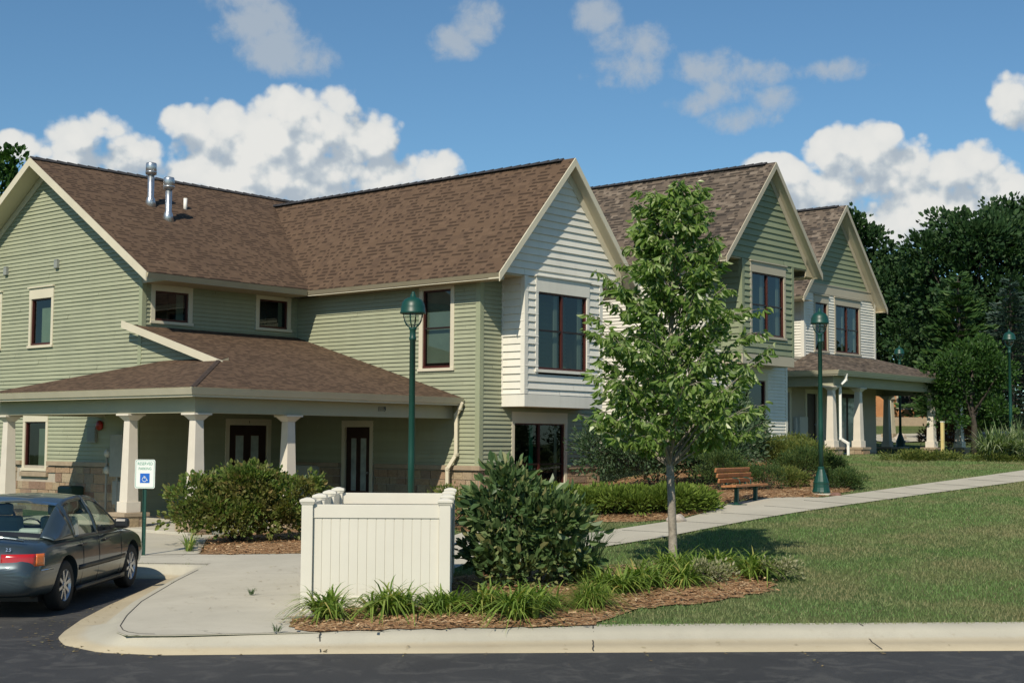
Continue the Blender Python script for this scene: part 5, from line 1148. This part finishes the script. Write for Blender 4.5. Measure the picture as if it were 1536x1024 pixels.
# sign
def sign():
    x, y = xy(-5.98, 23.2); z = gz(x, y); e = tag(empty('parking_sign', (x, y, z), R(-50)), 'reserved parking sign with a blue wheelchair square on a green post', 'sign')
    m = MB(); m.box(-.03, -.024, -.012, .012, -.1, 1.5); m.box(.024, .03, -.012, .012, -.1, 1.5); m.box(-.024, .024, .008, .012, -.1, 1.5); m.build('post', greenm, e)
    zc = 1.33; wd, hh, r_ = .165, .235, .03
    def rr(w_, h_, r_, yy, dz=0):
        pts = []
        for cx_, cz_, a0 in ((w_-r_, h_-r_, 0), (-w_+r_, h_-r_, 90), (-w_+r_, -h_+r_, 180), (w_-r_, -h_+r_, 270)):
            for k in range(6): a = R(a0+k*18); pts.append((cx_+r_*math.cos(a), yy, zc+dz+cz_+r_*math.sin(a)))
        return pts
    m = MB(); m.prism(rr(wd, hh, r_, -.014), (0, .003, 0)); pl_ = m.build('sign_plate', signw, e)
    m = MB(); a = rr(wd-.012, hh-.012, r_*.8, -.0150); b_ = rr(wd-.018, hh-.018, r_*.7, -.0150); n = len(a); m.add(a+b_, [(i, (i+1) % n, n+(i+1) % n, n+i) for i in range(n)]); m.build('sign_border', signg, pl_)
    m = MB(); m.box(-.078, .078, -.0165, -.0145, zc-.145, zc+.01); m.build('blue_square', signb, pl_)
    RX = Matrix.Rotation(R(90), 4, 'X')
    text_part(pl_, 'lettering', 'RESERVED', signg, .068, Matrix.Translation((0, -.0155, zc+.165)) @ RX, .0004, .82); text_part(pl_, 'lettering', 'PARKING', signg, .062, Matrix.Translation((0, -.0155, zc+.085)) @ RX, .0004, .82)
    m = MB(); X_ = lambda a, b_: (a, -.018, zc-.067+b_)
    m.tube([X_(-.012, .052), X_(-.012, .052001)], .010, 10); m.tube([X_(-.012, .04), X_(-.008, -.005), X_(.026, -.007), X_(.045, -.043)], .0055, 6); m.tube([X_(-.01, .02), X_(.02, .018)], .005, 6)
    pts = [X_(-.005+.036*math.cos(R(a)), -.02+.036*math.sin(R(a))) for a in range(110, 351, 20)]; m.tube(pts, .0048, 6); m.lathe([(0, 0), (.011, .001), (0, .002)], c=(0, 0, 0), n=3) if False else None
    m.build('wheelchair_symbol', signw, pl_)
sign()

# white vinyl enclosure
def enclosure():
    A = Vector((*xy(-2.30, 16.1), 0)); e = tag(empty('vinyl_fence', (A.x, A.y, .17), R(-47.6)), 'white vinyl board enclosure with capped posts standing on the concrete pad beside the kerb', 'fence')
    Wd, Dp, H = 1.55, 3.6, 1.235
    posts = [(0, 0), (Wd, 0), (0, 1.25), (0, 2.45), (0, Dp), (Wd, Dp), (Wd, 1.25), (Wd, 2.45)]
    for i, (x, y) in enumerate(posts):
        m = MB(); m.box(x-.064, x+.064, y-.064, y+.064, -.1, H); p_ = m.build('post', vinyl, e, bevel=.006)
        m = MB(); c = (x, y, H)
        def sq(r_, z): return [(x-r_, y-r_, z), (x+r_, y-r_, z), (x+r_, y+r_, z), (x-r_, y+r_, z)]
        lv = [sq(.07, H-.03), sq(.078, H-.01), sq(.086, H+.0), sq(.086, H+.022), sq(.07, H+.032), sq(.02, H+.048)]
        vs = sum(lv, []); m.add(vs, [(k*4+j, k*4+(j+1) % 4, k*4+4+(j+1) % 4, k*4+4+j) for k in range(5) for j in range(4)]+[(3, 2, 1, 0), (20, 21, 22, 23)]); m.build('post_cap', vinyl, p_)
    def panel(a, b_, ztop=H-.03):
        a = Vector((*a, 0)); b_ = Vector((*b_, 0)); d = (b_-a).normalized(); a = a+d*.064; b_ = b_-d*.064; L = (b_-a).length; nn = Vector((-d.y, d.x, 0)); m = MB(); rr = Vector((0, 0, .07))
        for zc, hh in ((ztop-.075, .075), (.10, .075)): m.obox((a+b_)/2+Vector((0, 0, zc)), d*L/2, nn*.026, (0, 0, hh))
        k = max(1, round(L/.105)); wd = L/k
        for i in range(k): m.obox(a+d*(wd*(i+.5))+Vector((0, 0, (ztop-.15+.175)/2)), d*(wd/2-.0035), nn*.013, (0, 0, (ztop-.15-.175)/2+.01))
        m.obox((a+b_)/2+Vector((0, 0, (ztop)/2)), d*L/2, nn*.006, (0, 0, ztop/2-.12))
        m.build('panel', vinyl, e, bevel=.002)
    for a, b_ in (((0, 0), (Wd, 0)), ((0, 0), (0, 1.25)), ((0, 1.25), (0, 2.45)), ((0, 2.45), (0, Dp)), ((0, Dp), (Wd, Dp)), ((Wd, 0), (Wd, 1.25)), ((Wd, 1.25), (Wd, 2.45)), ((Wd, 2.45), (Wd, Dp))): panel(a, b_)
enclosure()
def rock(x, y, r_, label, seed=1, sz=(1, .8, .7), mat=None, dz=0):
    bm = bmesh.new(); bmesh.ops.create_icosphere(bm, subdivisions=3, radius=1); rg = random.Random(seed); ph = [rg.uniform(0, 6) for _ in range(9)]
    for v in bm.verts:
        c = v.co; q = 1+.16*math.sin(2.3*c.x+ph[0])*math.cos(2.9*c.y+ph[1])+.1*math.sin(5*c.z+ph[2]+2*c.x)+.05*math.sin(9*c.y+ph[3]); v.co = Vector((c.x*sz[0], c.y*sz[1], c.z*sz[2]))*q*r_
    me = bpy.data.meshes.new('rock'); bm.to_mesh(me); bm.free(); me.materials.append(mat or rockm); o = bpy.data.objects.new('rock', me); col.objects.link(o); o.location = (x, y, gz(x, y)+dz); return tag(o, label, 'rock')
rock(*xy(3.05, 26.2), .2, 'pale boulder on the mulch behind the young tree trunk', 2, (1.3, .8, .8))
rock(*xy(7.1, 31.2), .14, 'reddish stone beside the concrete foot of the lamp', 3, (1.2, .9, .6), plain('red_rock', (.22, .12, .09), .9, var=.3, scale=8))
rock(*xy(17.1, 62.5), .38, 'round boulder at the foot of the white column beyond the porch', 4)
# things beyond the far porch
def far_post():
    x, y = xy(17.0, 63.8); z = gz(x, y); e = tag(empty('gate_column', (x, y, z)), 'white tapered column on a low plinth beyond the far porch', 'column')
    m = MB(); m.hexa([(-.2, -.2, .2), (.2, -.2, .2), (.2, .2, .2), (-.2, .2, .2), (-.13, -.13, 1.75), (.13, -.13, 1.75), (.13, .13, 1.75), (-.13, .13, 1.75)]); m.build('shaft', cream, e)
    m = MB(); m.box(-.28, .28, -.28, .28, -.1, .2); m.build('plinth', ledge, e); m = MB(); m.box(-.2, .2, -.2, .2, 1.75, 1.85); m.build('capital', cream, e)
far_post()
x, y = xy((1413-768)/2124*50.5, 50.5); e = tag(empty('marker_post', (x, y, gz(x, y))), 'pale yellow square marker post between the far porch columns', 'post')
m = MB(); m.box(-.055, .055, -.055, .055, -.1, 1.15); m.build('post', yellowm, e, bevel=.01); m = MB(); m.box(-.062, .062, -.062, .062, 1.15, 1.19); m.build('cap', vinyl, e)
shrub(*xy((1425-768)/2124*56, 56), [(0, 0, .5, 1.5, 1.0, .6)], 3500, .10, leaf_mat('rust_leaf', [(0, (.12, .05, .02)), (1, (.26, .12, .05))], trans=.1, rough=.8), 'rust-brown low shrub behind the far porch columns', seed=80, clumps=80, cr=.2)
# far brick building
x, y = xy(21.6, 76); bb = tag(empty('brick_building', (x, y, gz(x, y)+.1), R(-46)), 'low flat-roofed orange brick building glimpsed behind the far porch', 'building')
m = MB(); m.box(-4.5, 4.5, 0, 6, -1, 2.3); m.build('wall', brickfar, bb)
m = MB(); m.box(-4.9, 4.9, -.5, 6.4, 2.3, 2.55); m.build('roof', plain('far_roof', (.09, .055, .04), .9), bb)
m = MB(); m.box(-6, 6, -1.6, -1.3, -.6, .25); m.build('retaining_wall', ledge, bb)
for i in range(3):
    m = MB(); m.box(-3.6+i*2.6, -2.5+i*2.6, -.03, .05, .7, 1.8); w_ = m.build('window', taupe, bb); m = MB(); m.box(-3.5+i*2.6, -2.6+i*2.6, -.06, -.03, .8, 1.7); m.build('pane', dark, w_)

# ================================================================ CAR
def car():
    pm, T, b = pbase('car_paint', .35, .35, .3)
    b.inputs['Base Color'].default_value = (.055, .075, .085, 1); b.inputs['Coat Weight'].default_value = .8; b.inputs['Coat Roughness'].default_value = .04
    co = T.new('ShaderNodeTexCoord').outputs['Object']
    T.l.new(T.mix(T.mapr(T.noise(co, 300, 2), .4, .6), (.032, .052, .066), (.05, .072, .085)), b.inputs['Base Color'])
    lr, _, b2 = pbase('tail_red', .15); b2.inputs['Base Color'].default_value = (.42, .012, .01, 1); b2.inputs['Coat Weight'].default_value = 1
    la, _, b3 = pbase('tail_amber', .15); b3.inputs['Base Color'].default_value = (.70, .16, .02, 1); b3.inputs['Coat Weight'].default_value = 1
    e = tag(empty('parked_car', (*CARP, 0), CARR), 'dark grey-green four-door sedan parked with its tail towards the street', 'car')
    # lower body: cross sections along x (0 = rear bumper, 4.6 = nose). y>0 is the left side
    ST = [  # x, half width, z bottom, z shoulder, z top, belly width factor
        (.00, .62, .40, .56, .61), (.05, .76, .30, .60, .68), (.14, .82, .26, .66, .84), (.26, .845, .24, .74, .915), (.55, .86, .22, .80, .93), (.95, .87, .20, .83, .93), (1.4, .875, .19, .84, .91), (2.0, .88, .19, .84, .90), (2.6, .88, .19, .835, .895), (3.1, .875, .19, .83, .90), (3.45, .87, .19, .81, .905), (3.9, .86, .20, .77, .87), (4.25, .83, .22, .72, .80), (4.52, .76, .26, .62, .70), (4.65, .64, .34, .54, .60), (4.70, .5, .42, .5, .54)]
    N = 12; vs = []
    def sec(x, w, zb, zs, zt_):
        h = zs-zb
        half = [(0, zb), (w*.80, zb), (w*.93, zb+.05), (w*.975, zb+h*.28), (w, zb+h*.55), (w*.99, zb+h*.80), (w*.955, zs), (w*.90, zs+(zt_-zs)*.45), (w*.80, zs+(zt_-zs)*.82), (w*.55, zt_), (w*.25, zt_+.012), (0, zt_+.016)]
        return [(x, y, z) for y, z in half]+[(x, -y, z) for y, z in half[1:-1][::-1]]
    secs = [sec(*s_) for s_ in ST]; K = len(secs[0]); bm = bmesh.new()
    V = [[bm.verts.new(p) for p in s_] for s_ in secs]
    for i in range(len(V)-1):
        for k in range(K): bm.faces.new((V[i][k], V[i][(k+1) % K], V[i+1][(k+1) % K], V[i+1][k]))
    bm.faces.new(V[0]); bm.faces.new(V[-1][::-1]); bmesh.ops.recalc_face_normals(bm, faces=bm.faces[:])
    me = bpy.data.meshes.new('body'); bm.to_mesh(me); bm.free(); body = bpy.data.objects.new('body', me); col.objects.link(body)
    sd = body.modifiers.new('s', 'SUBSURF'); sd.levels = 2; sd.render_levels = 2
    WX = (1.08, 3.72); WR = .315
    cut = []
    for wx in WX:
        m = MB(); n = 28
        for sy in (-1, 1):
            a = [(wx+math.cos(2*math.pi*k/n)*.385, sy*.62, .31+math.sin(2*math.pi*k/n)*.385) for k in range(n)]
            m.prism(a, (0, sy*.5, 0))
        c = m.build('c', pm); bpy.context.view_layer.update(); cut.append(c)
    # cabin opening
    m = MB(); m.hexa([(1.05, -.70, .72), (3.15, -.70, .72), (3.15, .70, .72), (1.05, .70, .72), (1.0, -.70, 1.2), (3.2, -.70, 1.2), (3.2, .70, 1.2), (1.0, .70, 1.2)]); cut.append(m.build('c', pm))
    for c in cut:
        bo = body.modifiers.new('b', 'BOOLEAN'); bo.object = c; bo.operation = 'DIFFERENCE'; bo.solver = 'EXACT'
    dg = bpy.context.evaluated_depsgraph_get(); me2 = bpy.data.meshes.new_from_object(body.evaluated_get(dg)); body.modifiers.clear(); body.data = me2; me2.materials.clear(); me2.materials.append(pm)
    me2.polygons.foreach_set('use_smooth', [True]*len(me2.polygons)); me2.set_sharp_from_angle(angle=R(35))
    for c in cut: bpy.data.objects.remove(c)
    body.parent = e; body.name = 'body'
    m = MB(); m.box(.5, 4.2, -.62, .62, .2, .7); m.build('underbody', blackp, e)
    # greenhouse
    UP = [(.70, .64, .925), (.88, .62, 1.02), (1.12, .60, 1.17), (1.38, .585, 1.305), (1.65, .58, 1.375), (2.0, .58, 1.395), (2.35, .58, 1.39), (2.6, .585, 1.365), (2.85, .60, 1.285), (3.15, .64, 1.12), (3.42, .69, .94)]
    def up(x):
        for a, b_ in zip(UP, UP[1:]):
            if a[0] <= x <= b_[0]:
                f = (x-a[0])/(b_[0]-a[0]); return Vector((x, a[1]+(b_[1]-a[1])*f, a[2]+(b_[2]-a[2])*f))
        return Vector((x, UP[-1][1], UP[-1][2]))
    def lo(x): return Vector((x, .835-.02*abs(x-2.0)**1.5, .885-.01*(x-2)))
    def side(x, v, sy, off=0.):
        a = lo(x); b_ = up(x); p = a.lerp(b_, v); p.y += .035*math.sin(math.pi*v)+off; p.y *= sy; return p
    def patch(x0, x1, v0, v1, sy, m, nx=10, nv=5, off=0., shape=None):
        vs = []; fs = []
        for i in range(nx+1):
            for j in range(nv+1):
                x = x0+(x1-x0)*i/nx; v = v0+(v1-v0)*j/nv
                if shape: x, v = shape(i/nx, j/nv)
                vs.append(side(x, v, sy, off))
        for i in range(nx):
            for j in range(nv): a = i*(nv+1)+j; fs.append((a, a+nv+1, a+nv+2, a+1))
        m.add(vs, fs)
    sm = MB(); sm.smooth = True; gl = [MB(), MB(), MB(), MB()]
    for sy in (-1, 1):
        patch(.72, 1.36, 0, 1, sy, sm, 10, 6)            # rear pillar
        patch(1.36, 1.5, 0, 1, sy, sm, 3, 6, shape=lambda u, v: (1.36+(.12+.06*v)*u*(.4+v*.6)+.0, v))
        patch(1.36, 2.86, .90, 1.0, sy, sm, 14, 2)       # over the doors
        patch(1.36, 3.40, .0, .055, sy, sm, 14, 1)
        patch(2.16, 2.24, 0, 1, sy, sm, 2, 6, off=.003)  # centre pillar
        # front pillar follows the windscreen edge
        vs = []
        for i in range(9):
            x = 2.70+(3.42-2.70)*i/8; p = up(x); q = lo(x).lerp(p, .90 if i < 7 else .7); p.y *= sy; q.y = (q.y+.012)*sy; vs += [p, q]
        sm.add(vs, [(2*i, 2*i+2, 2*i+3, 2*i+1) for i in range(8)])
    o = sm.build('pillars', pm, e); so = o.modifiers.new('s', 'SOLIDIFY'); so.thickness = .02; so.offset = 0
    for sy in (-1, 1):
        g = MB(); g.smooth = True; patch(1.42, 2.17, .04, .92, sy, g, 8, 5, off=-.012); g.build('side_window', carglass, e)
        g = MB(); g.smooth = True; patch(2.23, 3.05, .04, .92, sy, g, 8, 5, off=-.012, shape=lambda u, v: (2.23+(1.12-.55*v)*u, .04+.88*v)); g.build('side_window', carglass, e)
        g = MB(); pts = [side(1.40+(.04*k), 0.0, sy, .008) for k in range(49)]; g.tube(pts, .008, 5); g.build('window_trim', blackp, e)
    def cross(x0, x1, nm, mat, n=10, crown=.035, inset=0., dz=0.):
        m = MB(); m.smooth = True; K2 = 10
        for i in range(n+1):
            x = x0+(x1-x0)*i/n; p = up(x)
            for j in range(K2+1):
                f = j/K2*2-1; bow = (1-f*f)
                xx = x+(.10*bow*(1 if x > 2.6 else -1) if abs(x-2.05) > .65 else 0); m.v.append((xx, (p.y-inset)*f, p.z+crown*bow+dz))
        for i in range(n):
            for j in range(K2): a = i*(K2+1)+j; m.f.append((a, a+K2+1, a+K2+2, a+1)); m.uv.append(None); m.m.append(0); m.sm.append(True)
        return m.build(nm, mat, e)
    cross(1.38, 2.66, 'roof', pm); cross(.76, 1.385, 'rear_window', carglass, inset=.035, dz=-.004); cross(2.655, 3.40, 'windscreen', carglass, inset=.02, dz=-.004)
    cross(1.36, 1.44, 'rear_window_trim', chrome, n=2, dz=.006); cross(.70, .79, 'parcel_edge', blackp, n=2, dz=.004)
    # interior
    m = MB(); m.box(1.05, 3.2, -.68, .68, .35, .42); m.box(.85, 1.42, -.66, .66, .78, .84); m.box(3.1, 3.35, -.68, .68, .6, .93); m.build('cabin_floor', blackp, e)
    for y in (-.36, .36):
        m = MB(); m.box(2.25, 2.8, y-.25, y+.25, .4, .60); m.obox((2.18, y, .84), (.07, 0, .01), (0, .24, 0), (-.08, 0, .28)); m.build('front_seat', seatm, e, bevel=.05)
        m = MB(); m.box(2.02, 2.12, y-.13, y+.13, 1.13, 1.29); m.build('headrest', seatm, e, bevel=.04)
        m = MB(); m.box(1.10, 1.22, y-.15, y+.15, .86, 1.02); m.build('headrest', paleb, e, bevel=.045)  # rear headrests paler than the front ones: daylight on them put into the colour
    m = MB(); m.obox((1.5, 0, .72), (.08, 0, .0), (0, .62, 0), (-.07, 0, .24)); m.box(1.5, 1.95, -.62, .62, .4, .56); m.build('rear_seat', seatm, e, bevel=.05)
    m = MB(); pts = [(2.98+.05*math.cos(a), .36+.18*math.sin(a), .86+.17*math.cos(a)) for a in [i*.3 for i in range(22)]]; m.tube(pts, .013, 6); m.build('steering_wheel', blackp, e)
    # wheels
    for wx in WX:
        for sy in (-1, 1):
            w_ = MB(); yo = sy*.745
            P = [(.20, -.09), (.285, -.095), (.308, -.075), (.315, -.04), (.315, .04), (.308, .075), (.285, .095), (.20, .088)]
            n = 36; vs = [(wx+r_*math.cos(2*math.pi*k/n), yo+h_*1., .315+r_*math.sin(2*math.pi*k/n)) for r_, h_ in P for k in range(n)]
            w_.add(vs, [(i*n+k, i*n+(k+1) % n, (i+1)*n+(k+1) % n, (i+1)*n+k) for i in range(len(P)-1) for k in range(n)])
            ty = w_.build('wheel', rubber, e, smooth=True)
            rm = MB(); f = yo+sy*.082
            P = [(.205, sy*-.005), (.212, sy*.006), (.20, sy*.008), (.185, -sy*.02), (.18, -sy*.10)]
            vs = [(wx+r_*math.cos(2*math.pi*k/n), f+h_, .315+r_*math.sin(2*math.pi*k/n)) for r_, h_ in P for k in range(n)]
            rm.add(vs, [(i*n+k, i*n+(k+1) % n, (i+1)*n+(k+1) % n, (i+1)*n+k) for i in range(len(P)-1) for k in range(n)])
            for k in range(8):
                a = 2*math.pi*(k+.3)/8; c_, s_ = math.cos(a), math.sin(a)
                rm.obox((wx+c_*.115, f-sy*.012, .315+s_*.115), (c_*.082, sy*.002, s_*.082), (-s_*.019, 0, c_*.019), (0, .010, 0))
            rm.lathe([(0, 0)], n=3) if False else None
            hub = [(wx+.045*math.cos(2*math.pi*k/20), f-sy*.03, .315+.045*math.sin(2*math.pi*k/20)) for k in range(20)]; rm.prism(hub, (0, sy*.035, 0))
            rm.build('rim', alloy, ty)
            dm = MB(); dk = [(wx+.2*math.cos(2*math.pi*k/24), f-sy*.05, .315+.2*math.sin(2*math.pi*k/24)) for k in range(24)]; dm.prism(dk, (0, -sy*.02, 0)); dm.build('brake_disc', dark, ty)
    # arch liners
    m = MB()
    for wx in WX: m.box(wx-.38, wx+.38, -.64, .64, .15, .72)
    m.build('arch_liner', blackp, e)
    # tail lamps, boot, bumper seams, mouldings, mirror, handles
    def surf_strip(x0, x1, z0, z1, off, mat, nm, n=8, yfac=1.):
        for sy in (-1, 1):
            m = MB(); m.smooth = True; nv = 3
            for i in range(n+1):
                x = x0+(x1-x0)*i/n; hw = np.interp(x, [s_[0] for s_ in ST], [s_[1] for s_ in ST])+off
                for z in (z0, z1): m.v.append((x, sy*hw*yfac, z))
            for i in range(n): m.f.append((2*i, 2*i+2, 2*i+3, 2*i+1)); m.uv.append(None); m.m.append(0); m.sm.append(True)
            o = m.build(nm, mat, e); q = o.modifiers.new('s', 'SOLIDIFY'); q.thickness = .012; q.offset = 0
    surf_strip(1.47, 3.33, .47, .53, -.004, blackp, 'side_moulding')
    surf_strip(1.43, 3.38, .195, .26, -.03, blackp, 'sill')
    # tail lamps wrap round the corner: traced over the rounded rear
    def rear_pt(a, z, off=.0):    # a: 0 centre of tail .. 1 far side wall
        path = [(.075, .0), (.08, .40), (.095, .58), (.135, .70), (.20, .785), (.30, .83), (.45, .85), (.60, .858)]
        u = a*(len(path)-1); i = min(len(path)-2, int(u)); f = u-i; p = Vector(path[i]).lerp(Vector(path[i+1]), f); lean = (z-.62)*.28
        return Vector((p.x-off*.8+max(0, lean)*.3, p.y+off*.5, z))
    for sy in (-1, 1):
        for a0, a1, mt, nm in ((.16, .56, lr, 'tail_light'), (.565, .73, la, 'rear_indicator')):
            m = MB(); m.smooth = True; n = 8
            for i in range(n+1):
                a = a0+(a1-a0)*i/n
                for j in range(4):
                    z = .635+.145*j/3; p = rear_pt(a, z, .028); m.v.append((p.x, p.y*sy, p.z))
            for i in range(n):
                for j in range(3): b0 = i*4+j; m.f.append((b0, b0+4, b0+5, b0+1)); m.uv.append(None); m.m.append(0); m.sm.append(True)
            o = m.build(nm, mt, e); q = o.modifiers.new('s', 'SOLIDIFY'); q.thickness = .03; q.offset = 0
    m = MB(); m.box(.005, .05, -.16, .16, .62, .73); m.build('number_plate', paleb, e, bevel=.01)
    m = MB(); pts = [rear_pt(a/20*.99, .575, .012) for a in range(0, 21)]; m.tube(pts, .012, 6); m.tube([(p.x, -p.y, p.z) for p in pts], .012, 6); m.build('bumper_strip', chrome, e)
    m = MB()
    for yy in [.61]:
        for sy in (-1, 1): m.tube([rear_pt(.40, .60, .012)*1, rear_pt(.40, .66, .014)], .004, 4) if sy > 0 else m.tube([(q.x, -q.y, q.z) for q in (rear_pt(.40, .60, .012), rear_pt(.40, .66, .014))], .004, 4)
    for xx in (1.62, 2.22, 3.16):
        for sy in (-1, 1):
            pts = []
            for z in np.linspace(.22, .87, 9):
                hw = np.interp(xx, [s_[0] for s_ in ST], [s_[1] for s_ in ST]); f = (z-.2)/.69
                wf = np.interp(f, [0, .28, .55, .8, 1., 1.05], [.93, .975, 1, .99, .955, .92]); pts.append((xx, sy*(hw*wf-.001), float(z)))
            m.tube(pts, .0035, 4)
    m.build('panel_gaps', blackp, e)
    for sy in (-1, 1):
        m = MB(); m.obox((2.86, sy*.955, .985), (.06, 0, .0), (0, .10, 0), (0, 0, .07)); m.build('mirror', blackp, e, bevel=.04)
        m = MB(); m.bar((2.92, sy*.78, .92), (2.88, sy*.90, .96), .06, .05); m.build('mirror_arm', blackp, e)
        for xx in (1.52, 2.42):
            m = MB(); m.obox((xx+.08, sy*.878, .79), (.085, 0, 0), (0, .012, 0), (0, 0, .016)); m.build('handle', blackp, e, bevel=.006)
    text_part(e, 'badge', '2.5', chrome, .055, Matrix.Translation((.115, -.50, .83)) @ Matrix.Rotation(R(-90), 4, 'Z') @ Matrix.Rotation(R(75), 4, 'X'), .002)
    # boot lid spoiler
    m = MB(); pts = [(.26-.05*(1-abs(k)/8)**.5, k/8*.62, .975-.045*(abs(k)/8)**3) for k in range(-8, 9)]; m.tube(pts, .018, 8); m.build('spoiler', pm, e)
CARP = (8.30, 15.56); CARR = R(39.5)
car()
bpy.data.objects['parked_car'].scale = (1.05, 1.0, .97)
